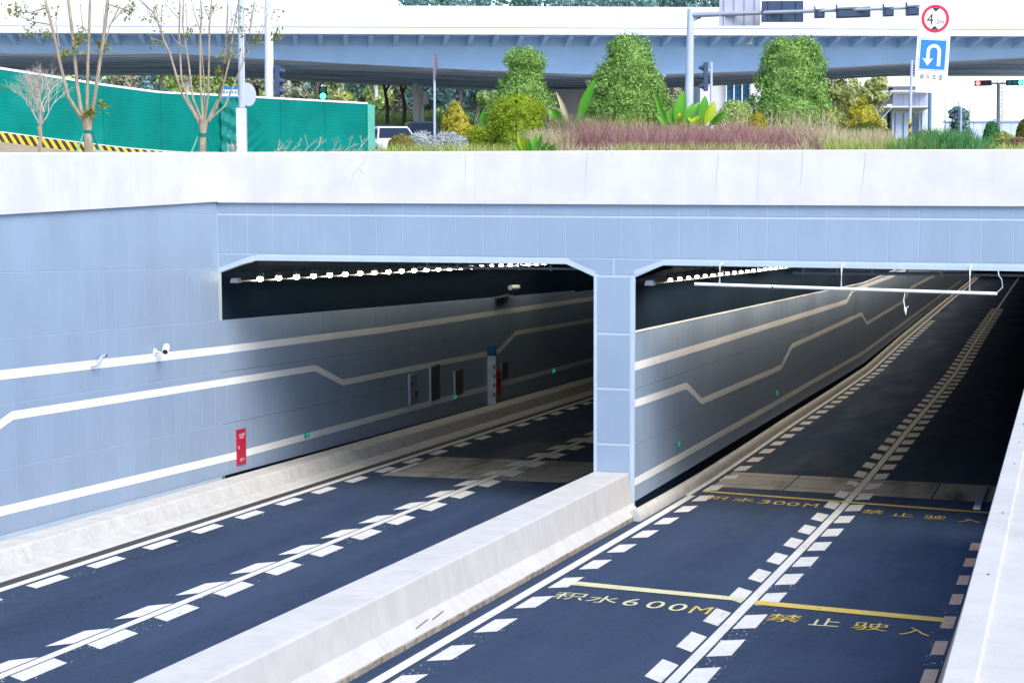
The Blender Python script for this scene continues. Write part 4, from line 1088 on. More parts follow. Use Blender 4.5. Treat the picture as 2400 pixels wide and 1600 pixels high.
for x, y, n, r in ((445, 74, 14, .06), (376, 100, 14, .06), (435, 80, 8, .05), (511, 168, 26, .06), (533, 130, 24, .1), (548, 122, 24, .12), (540, 85, 18, .07), (566, 78, 18, .08), (600, 98, 26, .08), (607, 85, 18, .07), (650, 84, 20, .07), (644, 82, 16, .06), (360, 45, 24, .14), (372, 20, 18, .14), (560, 40, 20, .12), (596, 18, 18, .1), (640, 30, 14, .1), (470, 30, 12, .12), (432, 8, 14, .14), (500, 22, 12, .1), (355, 105, 10, .06)):
    leaf_tuft(at(x, y, d-.1), n, r, .10, L['spring'], t)
stakes(t, 475, d, 316, .45)
# small bare bushy tree at far left
t = thing('bare_tree', 'small leafless tree with a dense fan of pale twigs at far left', 'tree')
d = 46; b = MB()
b.tube([gp(94, d, GZ-.2), at(94, 350, d), at(95, 318, d), at(93, 300, d), at(96, 285, d)], [.06, .05, .045, .06, .045], 8); b.build('trunk', M['bark'], t, smooth=True)
def fan(b, p, v, ln, r, lev):
    e = p+v*ln; m_ = p+v*ln*.5+Vector((random.uniform(-1, 1), random.uniform(-1, 1), random.uniform(-1, 1)))*ln*.06
    b.tube([p, m_, e], [r, r*.8, r*.6], 4 if lev > 1 else 6, caps=False)
    if lev >= 5: return
    for i in range(random.choice((2, 3)) if lev < 4 else 2):
        nv = (v+Vector((random.gauss(0, .42), random.gauss(0, .42), random.gauss(.12, .22)))).normalized()
        fan(b, p+v*ln*random.uniform(.7, 1), nv, ln*random.uniform(.6, .9), r*.62, lev+1)
c = at(94, 295, d)
for a in (-.85, -.6, -.3, -.1, .12, .35, .6, .9):
    b = MB(); v = (R0*a*.75+Vector((0, 0, 1))+F*random.uniform(-.5, .5)).normalized(); fan(b, c, v, random.uniform(.36, .5), .020, 0); b.build('branch', M['twig'], t)
for x, y, n, r in ((70, 75, 22, .08), (95, 80, 18, .08), (108, 78, 16, .07), (52, 88, 10, .05), (160, 262, 4, .03), (8, 208, 4, .03)):
    leaf_tuft(at(x, y, d), n, r, .09, L['spring'], t)
# dead branches lying behind the parapet
t = thing('dead_branches', 'grey leafless branches lying behind the parapet in front of the green fence', 'branches')
for k in range(9):
    b = MB(); p = gp(635+k*24+random.uniform(-8, 8), 42.4+random.uniform(0, .7), GZ+.32+random.uniform(0, .05)); v = (R0*random.uniform(.1, 1)+Vector((0, 0, random.uniform(.1, .7)))).normalized()
    fan(b, p, v, random.uniform(.14, .24), .010, 2); b.build('branch', M['twig'], t)
t = thing('dead_branches', 'pale dry sprig sticking up at the foot of the grey lamp post', 'branches')
for k in range(4):
    b = MB(); p = gp(540+k*5, 43, GZ+.2); fan(b, p, (R0*random.uniform(-.8, .3)+Vector((0, 0, .8))).normalized(), .2, .016, 3); b.build('branch', M['twig'], t)
# ------------------------------------------------------------------ lamp posts, signs and signals
def col(px0, y0, px1, y1, d, r0, r1, name, m, parent, k=12):
    b = MB(); b.tube([at(px0, y0, d), at(px1, y1, d)], [r0, r1], k); return b.build(name, m, parent, smooth=True)
def plate(cx, cy, w_, h_, d, name, m, parent, th=.03, tilt=0., yaw=0., off=0.):
    """flat board facing the camera side; size in metres; off = metres towards the camera"""
    c = at(cx, cy, d); u = Matrix.Rotation(yaw, 3, 'Z') @ R0; n = Vector((u.y, -u.x, 0)); v = Vector((0, 0, 1))
    q = Matrix.Rotation(-tilt, 3, n); u2, v2 = Matrix.Rotation(tilt, 3, n) @ u, Matrix.Rotation(tilt, 3, n) @ v
    c = c + n*off
    b = MB(); f = lambda x, y, z: c+u2*x+v2*y+n*z
    b.hexa([f(-w_/2, -h_/2, -th), f(w_/2, -h_/2, -th), f(w_/2, h_/2, -th), f(-w_/2, h_/2, -th)], [f(-w_/2, -h_/2, 0), f(w_/2, -h_/2, 0), f(w_/2, h_/2, 0), f(-w_/2, h_/2, 0)])
    return b.build(name, m, parent), f
def ring(f, cx, cy, r0, r1, z, name, m, parent, k=40, sx=1):
    b = MB(); P = lambda r, a: f(cx+r*math.cos(a)*sx, cy+r*math.sin(a), z)
    for i in range(k):
        a0, a1 = 2*math.pi*i/k, 2*math.pi*(i+1)/k
        b.quad(P(r0, a0), P(r1, a0), P(r1, a1), P(r0, a1)) if r0 > 0 else b.poly([f(cx, cy, z), P(r1, a0), P(r1, a1)])
    return b.build(name, m, parent)
def flat(f, pts, z, name, m, parent):
    b = MB(); b.poly([f(x, y, z) for x, y in pts]); return b.build(name, m, parent)

d = 49
t = thing('lamp_post', 'pale grey lamp post with a square sleeve and a blue street plate', 'lamp post')
c0 = gp(567, d, GZ-.2); 
b = MB(); c = gp(567.5, d, 0); hw = pxw(11.5, d)
b.hexa([c+R0*x+F*y+Vector((0, 0, GZ-.2)) for x, y in ((-hw, -hw), (hw, -hw), (hw, hw), (-hw, hw))], [c+R0*x+F*y+Vector((0, 0, hz(253, d))) for x, y in ((-hw, -hw), (hw, -hw), (hw, hw), (-hw, hw))])
b.build('sleeve', M['pale_pole'], t, bevel=.02)
col(567, 253, 563, -150, d, .09, .075, 'shaft', M['pole'], t)
b = MB(); b.tube([at(571.5, 250, d-.08), at(570, 80, d-.08)], .02, 6); b.build('conduit', M['pale_pole'], t)
o, f = plate(538, 216, pxw(38, d), pxw(25, d), d, 'street_plate', M['signwhite'], t, off=.02)
hw, hh = pxw(19, d), pxw(12.5, d)
flat(f, [(-hw, hh*.45), (hw, hh*.45), (hw, hh), (-hw, hh)], .004, 'blue_band', M['signblue'], o)
for i in range(5):
    x = -hw*.8+i*hw*.36; flat(f, [(x, hh*-.35+.02*(i % 2)), (x+hw*.2, hh*-.30), (x+hw*.26, hh*.25), (x+hw*.05, hh*.2-.02*(i % 2))], .004, 'print_mark', M['signblue'], o)
flat(f, [(-hw, -hh), (hw, -hh), (hw, -hh*.8), (-hw, -hh*.8)], .004, 'blue_band', M['signblue'], o)
o, f = plate(575, 222, .02, .02, d+.14, 'sign_bracket', M['steel'], t)
b = MB(); c = at(582, 222, d+.16); rr = pxw(27, d)
b.loft([[c+R0*(rr*.62*math.cos(a))+Vector((0, 0, rr*math.sin(a)))+F*(z+.35*math.cos(a)*rr) for a in [2*math.pi*i/28 for i in range(28)]] for z in (0, .025)]); b.build('round_sign_back', M['pole'], t)
t = thing('signal_post', 'thick pale post behind the green fence carrying a dark signal head on its right side', 'signal post')
d = 78; col(632, 372, 629, -120, d, .20, .165, 'shaft', M['pale_pole'], t, 16)
def signal(parent, px, y0, y1, d, face, wpx, lit=None, name='signal_head', back=True):
    """three lamp signal head seen from the side; face = -1 left, +1 right"""
    b = MB(); c0_, c1_ = at(px, y1, d), at(px, y0, d); hw = pxw(wpx/2, d)
    b.hexa([c0_+R0*x+F*y for x, y in ((-hw, -hw*1.5), (hw, -hw*1.5), (hw, hw*1.5), (-hw, hw*1.5))], [c1_+R0*x+F*y for x, y in ((-hw, -hw*1.5), (hw, -hw*1.5), (hw, hw*1.5), (-hw, hw*1.5))])
    h = b.build(name, M['navy'], parent, bevel=hw*.2)
    for i in range(3):
        c = at(px, y0+(y1-y0)*(.17+.33*i), d)+R0*(hw*face); r_ = hw*1.25
        b = MB(); rings = []
        for z, rs in ((0, 1), (hw*1.1, .98), (hw*2.2, .92)):
            rings.append([c+R0*(z*face*(1.0 if math.sin(a) > -.2 else .35))+F*(r_*rs*math.cos(a))+Vector((0, 0, r_*rs*math.sin(a)-.25*z)) for a in [2*math.pi*k/16 for k in range(16)]])
        b.loft(rings, True, False); b.build('visor', M['navy'], h)
    return h
signal(t, 650, 155, 226, d, 1, 12)
b = MB(); b.tube([at(636, 190, d), at(646, 190, d)], .06, 6); b.build('bracket', M['steel'], t)
t = thing('traffic_signal', 'small distant signal with its lower lamp lit green, seen above the green fence', 'traffic signal')
d = 100; o, f = plate(757, 220, pxw(19, d), pxw(34, d), d, 'housing', M['black'], t, th=.2)
ring(f, 0, -.13, 0, .17, .02, 'lit_lamp', M['green_lit'], t, 24); ring(f, 0, .2, 0, .15, .02, 'dark_lamp', M['teal_lit'], t, 24)
col(757, 238, 757, 380, d, .05, .05, 'post', M['steel'], t, 8)
t = thing('round_sign', 'round red and white traffic sign seen almost edge-on on a thin grey post', 'sign')
d = 45; col(1019, 380, 1018, 130, d, .032, .03, 'post', M['steel'], t)
c = at(1020.5, 157.5, d)-F*.05; rr = pxw(30.5, d); n_ = (R0*.985+F*.17).normalized(); u_ = Vector((0, 0, 1)); w_ = u_.cross(n_).normalized()
for nm, r0, r1, z, mk in (('disc', 0, 1, 0, 'signwhite'), ('red_ring', .78, 1.0, -.004, 'signred')):
    b = MB()
    for zz in ((-.006, .006) if nm == 'disc' else (-.010, .010)):
        for i in range(32):
            a0, a1 = 2*math.pi*i/32, 2*math.pi*(i+1)/32; P = lambda r, a: c+(w_*math.cos(a)*r*rr+u_*math.sin(a)*r*rr)+n_*zz
            b.quad(P(r0, a0), P(r1, a0), P(r1, a1), P(r0, a1)) if r0 else b.poly([c+n_*zz, P(r1, a0), P(r1, a1)])
    b.build(nm, M[mk], t)
# face print of the round sign turned slightly towards the camera
b = MB()
for i in range(5):
    q = c+u_*(rr*(.55-.27*i))-n_*.012; b.hexa([q+w_*x-u_*.04 for x in (-.07, .07)]+[q+w_*x-u_*.04-n_*.003 for x in (.07, -.07)], [q+w_*x+u_*.03 for x in (-.07, .07)]+[q+w_*x+u_*.03-n_*.003 for x in (.07, -.07)])
b.build('print_mark', M['signred'], t)
t = thing('utility_pole', 'pair of pale slanting poles standing under the viaduct left of the round sign', 'pole')
col(977, 380, 974, 150, 112, .20, .17, 'pole', M['cap'], t); col(990, 380, 987, 150, 112.5, .15, .12, 'pole', M['cap'], t)
b = MB(); c = at(998, 232, 112); b.box(c.x-.15, c.x+.15, c.y-.1, c.y+.1, c.z-.3, c.z+.3); b.build('meter_box', M['cap'], t)

# signal gantry
t = thing('signal_gantry', 'grey post with a long arm across the top carrying panels and signal backs', 'signal gantry')
d = 58; col(1612, 380, 1619, 22, d, .16, .10, 'post', M['pole'], t, 16)
A0, A1 = at(1620, 36, d), at(2165, 18, d-3)
b = MB(); b.tube([A0, A0.lerp(A1, .12), A0.lerp(A1, .5), A1], [.085, .075, .055, .04], 10); b.build('arm', M['steel'], t, smooth=True)
b = MB(); b.tube([at(1619, 48, d), at(1640, 38, d)], [.05, .09], 8); b.tube([at(1619, 30, d), at(1640, 36, d)], [.05, .09], 8); b.build('arm_bracket', M['pole'], t)
def onarm(px): return d-3*(px-1620)/545.
def gpanel(x0, y0, x1, y1, m, nm, th=.06, ribs=0, tilt=0, front=.09):
    dd = onarm((x0+x1)/2); o, f = plate((x0+x1)/2, (y0+y1)/2, pxw(x1-x0, dd), pxw(y1-y0, dd), dd+front+th, nm, m, t, th=th, tilt=tilt)
    W_, H_ = pxw(x1-x0, dd), pxw(y1-y0, dd)
    for i in range(ribs):
        x = -W_/2+W_*(i+.5)/ribs; b = MB(); b.hexa([f(x-.02, -H_/2, .0), f(x+.02, -H_/2, 0), f(x+.02, H_/2, 0), f(x-.02, H_/2, 0)], [f(x-.02, -H_/2, .04), f(x+.02, -H_/2, .04), f(x+.02, H_/2, .04), f(x-.02, H_/2, .04)]); b.build('rib', m, o)
    return o, f
gpanel(1686, -40, 1782, 60, mat('panel_back_grey', (.40, .42, .52), .5, .05), 'sign_back', ribs=4)
o, f = gpanel(1785, 3, 1883, 52, M['navy'], 'signal_board', ribs=3)
def gcase(x0, y0, x1, y1, nm):
    dd = onarm((x0+x1)/2); W_, H_ = pxw(x1-x0, dd), pxw(y1-y0, dd)
    o, f = plate((x0+x1)/2, (y0+y1)/2, W_, H_, dd-.05, nm, M['navy'], t, th=.25, tilt=math.radians(2))
    b = MB(); b.loft([[f(x, H_*(.5-.5*k*.25), .002+.07*math.sin(k*.8)) for x in (-W_/2, W_/2)] for k in range(4)], False, False); b.build('visor', M['steel'], o)
    b = MB(); b.hexa([f(x, y, .003) for x, y in ((-W_/2+.02, -H_/2+.02), (W_/2-.02, -H_/2+.02), (W_/2-.02, H_*.1), (-W_/2+.02, H_*.1))], [f(x, y, .03) for x, y in ((-W_/2+.03, -H_/2+.03), (W_/2-.03, -H_/2+.03), (W_/2-.03, H_*.06), (-W_/2+.03, H_*.06))]); b.build('back_cover', M['navy'], o)
gcase(1911, 14, 1933, 42, 'camera_case'); gcase(1962, 9, 2040, 41, 'signal_case'); gcase(2072, 9, 2095, 38, 'camera_case'); gcase(2126, 5, 2160, 36, 'signal_case')
t = thing('traffic_signal', 'dark signal head with three visors facing left, between the gantry post and bell shaped tree', 'traffic signal')
d = 54; signal(t, 1654, 147, 213, d, -1, 10); b = MB(); b.tube([at(1667, 380, d+.1), at(1667, 146, d+.1)], .04, 8); b.build('post', M['pole'], t)
b = MB(); b.tube([at(1657, 165, d), at(1667, 165, d+.1)], .025, 6); b.tube([at(1657, 200, d), at(1667, 200, d+.1)], .025, 6); b.build('bracket', M['steel'], t)

# height limit and U-turn sign
t = thing('height_sign', 'tall white sign board with red 4.5m height limit ring above a blue U-turn sign', 'sign')
d = 46; TL = math.radians(-3.0)
W_, H_ = pxw(77, d), pxw(205, d)
o, f = plate(2188.5, 94, W_, H_, d, 'board', M['signwhite'], t, th=.035, tilt=TL)
col(2178, 380, 2180, 200, d+.08, .045, .045, 'post', mat('sign_post_blue', (.10, .17, .28), .4), t)
px_ = pxw(1, d)
cy = (94-45)*px_
ring(f, 0, cy, 0, 31*px_, .003, 'ring_face', M['signwhite'], o); ring(f, 0, cy, 25.5*px_, 32.5*px_, .005, 'red_ring', M['signred'], o)
for sgn in (1, -1):
    flat(f, [(-9*px_, cy+sgn*25*px_), (9*px_, cy+sgn*25*px_), (0, cy+sgn*16*px_)], .007, 'triangle', M['signblack'], o)
text_mesh('4', 1, 'lettering', M['signblack'], lambda c: f(-12*px_+c.x, cy-1*px_+c.y, .007), o, fit=(15*px_, 26*px_))
text_mesh('.5m', 1, 'lettering', M['signblack'], lambda c: f(11*px_+c.x, cy-6*px_+c.y, .007), o, fit=(19*px_, 12*px_))
b = MB(); b.hexa([f(x*px_, y*px_, .001) for x, y in ((-38, 6), (38, 6), (38, 7.5), (-38, 7.5))], [f(x*px_, y*px_, .004) for x, y in ((-38, 6), (38, 6), (38, 7.5), (-38, 7.5))]); b.build('seam', M['steel'], o)
uy = (94-128.5)*px_
flat(f, [(-33*px_, uy-37*px_), (33*px_, uy-37*px_), (33*px_, uy+37*px_), (-33*px_, uy+37*px_)], .003, 'sign_border', M['signblack'], o)
flat(f, [(-32*px_, uy-36*px_), (32*px_, uy-36*px_), (32*px_, uy+36*px_), (-32*px_, uy+36*px_)], .004, 'sign_edge', M['signwhite'], o)
flat(f, [(-30*px_, uy-34*px_), (30*px_, uy-34*px_), (30*px_, uy+34*px_), (-30*px_, uy+34*px_)], .0055, 'blue_face', M['signblue'], o)
b = MB(); arc = [(13, -26), (13, 8)]+[(13-13+13*math.cos(a), 8+13*math.sin(a)) for a in [math.pi*i/12 for i in range(1, 12)]]+[(-13, 8), (-13, -12)]
arc = [(x+2, y) for x, y in arc]
for i in range(len(arc)-1):
    (x0, y0), (x1, y1) = arc[i], arc[i+1]; n0 = Vector((-(y1-y0), x1-x0)).normalized()*4
    b.quad(f((x0+n0.x)*px_, uy+(y0+n0.y)*px_, .007), f((x0-n0.x)*px_, uy+(y0-n0.y)*px_, .007), f((x1-n0.x)*px_, uy+(y1-n0.y)*px_, .007), f((x1+n0.x)*px_, uy+(y1+n0.y)*px_, .007))
b.poly([f(x*px_, uy+y*px_, .007) for x, y in ((-11, -12), (-24, -8), (-11, -26), (2, -8))])
b.build('turn_arrow', M['signwhite'], o)
for i, ch in enumerate('掉头车道'):
    text_mesh(ch, 1, 'lettering', M['signblack'], lambda c: f((-22+14.5*i)*px_+c.x, (94-180)*px_+c.y, .005), o, fit=(9.5*px_, 13*px_))
plate(2165, 205, pxw(38, d), pxw(24, d), d+.01, 'lower_board', M['signwhite'], t, th=.03, tilt=TL)
t = thing('striped_post', 'slim blue grey post with a yellow and black striped foot beside the height limit sign', 'post')
d = 45.5; col(2133, 280, 2137, 142, d, .033, .03, 'shaft', M['pole'], t)
y = 280.; k = 0
b = MB()
P0, P1 = at(2133, 280, d), at(2131, 372, d)
nS = 18
for i in range(nS):
    for j in range(12):
        a0, a1 = 2*math.pi*j/12, 2*math.pi*(j+1)/12
        def q(a, s_): 
            c = P0.lerp(P1, (i+s_)/nS); return c+R0*(.035*math.cos(a))+F*(.035*math.sin(a))+Vector((0, 0, .035*math.cos(a)))
        b.quad(q(a0, 0), q(a1, 0), q(a1, 1), q(a0, 1), (i//2) % 2)
b.build('striped_foot', [M['yellow'], M['hazblack']], t)
b = MB()
for yy in range(145, 182, 6): b.tube([at(2138, yy, d), at(2146, yy, d)], .012, 5)
b.tube([at(2146, 143, d), at(2145, 184, d)], .014, 5); b.build('ladder_bracket', M['steel'], t)

# ------------------------------------------------------------------ vehicles
def car(px, d, lab, paint, yaw, name='parked_car', L_=4.5, Wd=1.8, Ht=1.45, van=False):
    t = thing(name, lab, 'van' if van else 'car')
    base = gp(px, d, GZ+.01); ex = Matrix.Rotation(yaw, 3, 'Z') @ R0; ey = Vector((-ex.y, ex.x, 0))      # ey points away, front faces -ey
    f = lambda x, y, z: base+ex*x+ey*y+Vector((0, 0, z))
    hw = Wd/2
    def sec(y, w_, zb, zt_, r=.10): return [f(-w_+r*.6, y, zb), f(-w_, y, zb+r), f(-w_, y, zt_-r), f(-w_+r, y, zt_), f(w_-r, y, zt_), f(w_, y, zt_-r), f(w_, y, zb+r), f(w_-r*.6, y, zb)]
    b = MB(); b.loft([sec(-L_/2, hw*.86, .32, .62), sec(-L_/2+.12, hw*.95, .24, .70), sec(-L_/2+.5, hw, .22, .80), sec(-L_/2+1.25, hw, .22, .92), sec(L_/2-1, hw, .22, .98), sec(L_/2-.2, hw*.97, .26, .96), sec(L_/2, hw*.9, .36, .88)])
    b.build('body', paint, t, smooth=True)
    z1 = Ht; fr = -L_/2+(1.0 if not van else .5)
    g = [(fr, hw*.93, .90), (fr+.85, hw*.74, z1-.05), (fr+1.2, hw*.74, z1), (L_/2-1.0 if not van else L_/2-.3, hw*.74, z1-.03), (L_/2-.25, hw*.88, .94)]
    b = MB(); b.loft([[f(-w_, y, .85), f(-w_*.98, y, z), f(w_*.98, y, z), f(w_, y, .85)] for y, w_, z in g]); b.build('cabin', paint, t, smooth=True)
    (y0, w0, z0), (y1, w1, z1_) = g[0], g[1]
    def ws(u, v): y = y0+(y1-y0)*v; w_ = w0+(w1-w0)*v; z = z0+(z1_-z0)*v; return f(u*w_*.92, y-.012, z+.012)
    b = MB(); b.quad(ws(-1, .08), ws(1, .08), ws(.96, .94), ws(-.96, .94)); b.build('windscreen', M['carglass'], t)
    for s_ in (-1, 1):
        b = MB(); b.poly([f(s_*(hw*.95), fr+.35, .97), f(s_*hw*.95, L_/2-.6, .99), f(s_*(hw*.755), L_/2-1.05, z1-.1), f(s_*(hw*.755), fr+1.1, z1-.1)]); b.build('side_window', M['carglass'], t)
        b = MB(); c = f(s_*(hw+.10), fr+.45, .98); b.hexa([c+ex*x+ey*y+Vector((0, 0, -.07)) for x, y in ((-.09, -.04), (.09, -.04), (.09, .06), (-.09, .06))], [c+ex*x+ey*y+Vector((0, 0, .07)) for x, y in ((-.09, -.04), (.09, -.04), (.09, .06), (-.09, .06))]); b.build('mirror', paint, t, bevel=.02)
        b = MB(); b.hexa([f(s_*hw*.52, -L_/2-.012, .60), f(s_*hw*.86, -L_/2+.06, .62), f(s_*hw*.86, -L_/2+.2, .62), f(s_*hw*.52, -L_/2+.1, .60)], [f(s_*hw*.55, -L_/2+.0, .70), f(s_*hw*.88, -L_/2+.09, .74), f(s_*hw*.88, -L_/2+.24, .74), f(s_*hw*.55, -L_/2+.1, .70)]); b.build('headlight', M['signwhite'], t)
        for y in (-L_/2+.85, L_/2-.85):
            b = MB(); ring_ = lambda x, r_: [f(x, y+r_*math.cos(a), .32+r_*math.sin(a)) for a in [2*math.pi*i/16 for i in range(16)]]
            b.loft([ring_(s_*(hw-.18), .30), ring_(s_*(hw-.02), .32), ring_(s_*(hw+.012), .28)]); wh = b.build('wheel', M['tyre'], t)
            b = MB(); b.loft([ring_(s_*(hw+.012), .19), ring_(s_*(hw+.02), .17)]); b.build('rim', M['steel'], wh)
    b = MB(); b.quad(f(-hw*.5, -L_/2-.006, .42), f(hw*.5, -L_/2-.006, .42), f(hw*.55, -L_/2-.004, .60), f(-hw*.55, -L_/2-.004, .60)); b.build('grille', M['black'], t)
    b = MB(); b.quad(f(-.22, -L_/2-.02, .44), f(.22, -L_/2-.02, .44), f(.22, -L_/2-.02, .56), f(-.22, -L_/2-.02, .56)); b.build('number_plate', M['signblue'], t)
    return t
car(918, 80, 'white car facing the camera beyond the end of the green fence', M['carwhite'], math.radians(14))
car(893, 86, 'black car standing behind the white car, mostly hidden by the green fence', M['cardark'], math.radians(-4), Ht=1.62)
car(988, 92, 'dark blue van behind the silvery white shrubs, right of the white car', M['carblue'], math.radians(8), 'van', 4.6, 1.8, 1.85, True)

# ------------------------------------------------------------------ trees and buildings beyond the viaduct
def bg_tree(px, d, top, wpx, lab, m, bark, seed, kind='broadleaf_tree', n=2600, size=.30, zlo=.16, cl=12, props=False):
    t = thing(kind, lab, 'tree', group='trees beyond the viaduct'); r_ = np.random.default_rng(seed); random.seed(seed)
    base = gp(px, d, GZ); H = hz(top, d)-GZ; Wm = pxw(wpx, d)/2
    b = MB(); lean = random.uniform(-.06, .06)*H
    b.tube([base-Vector((0, 0, .2)), base+R0*lean*.3+Vector((0, 0, H*.4)), base+R0*lean+Vector((0, 0, H*.85))], [.045*H**.7+.06, .035*H**.7+.04, .03], 7); b.build('trunk', bark, t, smooth=True)
    b = MB()
    for i in range(6):
        a = random.uniform(0, 6.28); z = H*random.uniform(.25, .6); e = base+R0*(math.cos(a)*Wm*.8)+F*(math.sin(a)*Wm*.8)+Vector((0, 0, z+H*.28))
        s_ = base+R0*lean*.5+Vector((0, 0, z)); b.tube([s_, s_.lerp(e, .5)+Vector((0, 0, .12*H*.3)), e], [.05, .035, .015], 5)
    b.build('branch', bark, t, kind='stuff')
    P = []; 
    for k in range(cl):
        a = r_.uniform(0, 6.28); q = r_.uniform(0, 1); z = H*(zlo+(1-zlo)*q*.86+.04)
        rad = Wm*(.30+.55*math.sin(math.pi*min(1, .18+q*.80))); rr_ = rad*r_.uniform(.25, .75)
        c = np.array(base)+np.array(R0)*(math.cos(a)*rr_)+np.array([-R0.y, R0.x, 0])*(math.sin(a)*rr_)+np.array([0, 0, z])
        v = r_.normal(0, 1, (n//cl, 3)); v /= np.linalg.norm(v, axis=1)[:, None]
        P.append((c+v*(Wm*r_.uniform(.32, .55))*r_.uniform(.55, 1.05, (n//cl, 1))*np.array([1, 1, .85]), v))
    A = np.concatenate([p for p, _ in P]); Nv = np.concatenate([v for _, v in P])
    quads('crown', leaf_quads(A, Nv, size, .6, .6), m, t)
    return t
WB, DBk = M['whitebark'], M['darkbark']
BT = [(215, 135, 100, 90, 'dark leafed tree beyond the viaduct, behind the pollarded tree', 'far2', DBk), (300, 138, 60, 90, 'grey brown tree beyond the viaduct, between the two vase shaped trees', 'far4', DBk),
      (375, 132, 70, 80, 'blue green tree beyond the viaduct, just left of the bare stems', 'far2', DBk), (450, 136, 60, 90, 'pale yellow green tree beyond the viaduct, behind the many bare stems', 'far3', WB),
      (545, 134, 60, 80, 'yellow green tree beyond the viaduct, behind the grey lamp post', 'far1', WB), (605, 140, 50, 70, 'brownish tree beyond the viaduct, between the two tall posts', 'far4', DBk),
      (690, 133, 60, 80, 'grey green tree beyond the viaduct, left of the green lit signal', 'far4', WB), (745, 139, 40, 80, 'dark blue green tree beyond the viaduct, behind the green lit signal', 'far2', DBk),
      (800, 131, 70, 75, 'fresh yellow green tree beyond the viaduct, right of the green lit signal', 'far3', WB), (850, 137, 30, 90, 'tall blue green tree whose top shows above the viaduct, far left of its row', 'far2', DBk),
      (885, 130, 90, 80, 'bright green tree beyond the viaduct, above the white car', 'far1', WB), (935, 141, 15, 90, 'brown leafed tree beyond the viaduct with bare slanting trunks', 'far4', DBk),
      (1010, 138, 8, 110, 'dark tree beyond the viaduct, behind the round traffic sign', 'far2', DBk), (1085, 134, 60, 90, 'blue green tree beyond the viaduct, above the yellow cone shaped conifer', 'far2', DBk),
      (1120, 145, 0, 110, 'tall blue green tree rising above the viaduct over the dome bush', 'far2', DBk), (1145, 131, 110, 70, 'light green tree beyond the viaduct, left of the narrow necked tree', 'far1', WB),
      (1215, 147, -10, 120, 'very tall tree rising above the viaduct over the narrow necked tree', 'far2', DBk), (1320, 143, -5, 120, 'tall blue green tree above the viaduct, left of the largest clipped tree', 'far2', DBk),
      (1335, 128, 150, 60, 'dull green tree under the viaduct between two clipped trees', 'far4', DBk), (1420, 146, -8, 120, 'tall tree above the viaduct, directly over the largest clipped tree', 'far2', DBk),
      (1520, 148, -12, 120, 'dark tall tree above the viaduct, left of the gantry post', 'far2', DBk), (1610, 150, -20, 110, 'dark tall tree above the viaduct, behind the gantry post', 'far2', DBk), (1570, 130, 150, 60, 'grey green tree under the viaduct, behind the gantry post', 'far4', DBk),
      (1700, 152, -10, 110, 'dark tall tree above the viaduct, behind the grey sign back', 'far2', DBk),
      (1960, 126, 150, 100, 'pale yellow green willow like tree under the viaduct, right of the bell shaped tree', 'far3', WB), (2050, 132, 178, 80, 'hazy pale green tree above the flat blue grey roofs', 'far3', WB), (2250, 128, 262, 60, 'low blue green tree behind the small dark signal at right', 'far2', DBk)]
for i, (px, d, top, wpx, lab, m, bk) in enumerate(BT):
    bg_tree(px, d, top-(45 if top < 30 else 0), wpx*1.25, lab, L[m], bk, 200+i, n=4200)
# thicket behind the street: one low mass
P, Nn = [], []
for i in range(260):
    px = rng.uniform(120, 1720); d = rng.uniform(124, 130); c = np.array(gp(px, d, GZ+rng.uniform(.2, 1.8)))
    v = rng.normal(0, 1, (42, 3)); v /= np.linalg.norm(v, axis=1)[:, None]; P.append(c+v*rng.uniform(.5, 1.0)); Nn.append(v)
P = np.concatenate(P); Nn = np.concatenate(Nn); quads('thicket', leaf_quads(P, Nn, .34, .6, .7), L['far1'], None, kind='stuff')
P, Nn = [], []
for i in range(420):
    px = rng.uniform(100, 1750); d = rng.uniform(155, 175); c = np.array(gp(px, d, GZ+rng.uniform(0, 9)))
    v = rng.normal(0, 1, (80, 3)); v /= np.linalg.norm(v, axis=1)[:, None]; P.append(c+v*rng.uniform(1, 2.2)); Nn.append(v)
P = np.concatenate(P); Nn = np.concatenate(Nn); quads('wood', leaf_quads(P, Nn, .6, .7, .7), L['far1'], None, kind='stuff')
P, Nn = [], []
for i in range(230):
    px = rng.uniform(960, 1690); d = rng.uniform(156, 172); c = np.array(gp(px, d, hz(rng.uniform(-60, 40)-18*math.sin(px*.013), d)))
    v = rng.normal(0, 1, (60, 3)); v /= np.linalg.norm(v, axis=1)[:, None]; P.append(c+v*rng.uniform(.5, 1.5)); Nn.append(v)
P = np.concatenate(P); Nn = np.concatenate(Nn); quads('wood', leaf_quads(P, Nn, .5, .6, .7), L['far2'], None, kind='stuff')
blades('meadow_grass', 860, 1100, 119.2, 121.5, 262, 2600, .10, L['far1'], .3)
# propped bare trunks in front of the thicket
for px, lab in ((905, 'young trunk with crossed wooden props, left of the pale slanting poles'), (945, 'second propped young trunk, close beside the pale slanting poles')):
    t = thing('propped_tree', lab, 'tree'); b = MB(); d = 116
    b.tube([at(px, 330, d), at(px+4, 250, d), at(px-8, 185, d)], [.14, .12, .08], 6); b.build('trunk', M['darkbark'], t)
    for sx in (-1, 1):
        b = MB(); b.tube([at(px+sx*22, 275, d), at(px+2, 240, d)], .05, 5); b.build('prop', M['twig'], t)
    b = MB(); b.tube([at(px, 215, d), at(px+14, 185, d)], [.08, .05], 5); b.build('branch', M['darkbark'], t)

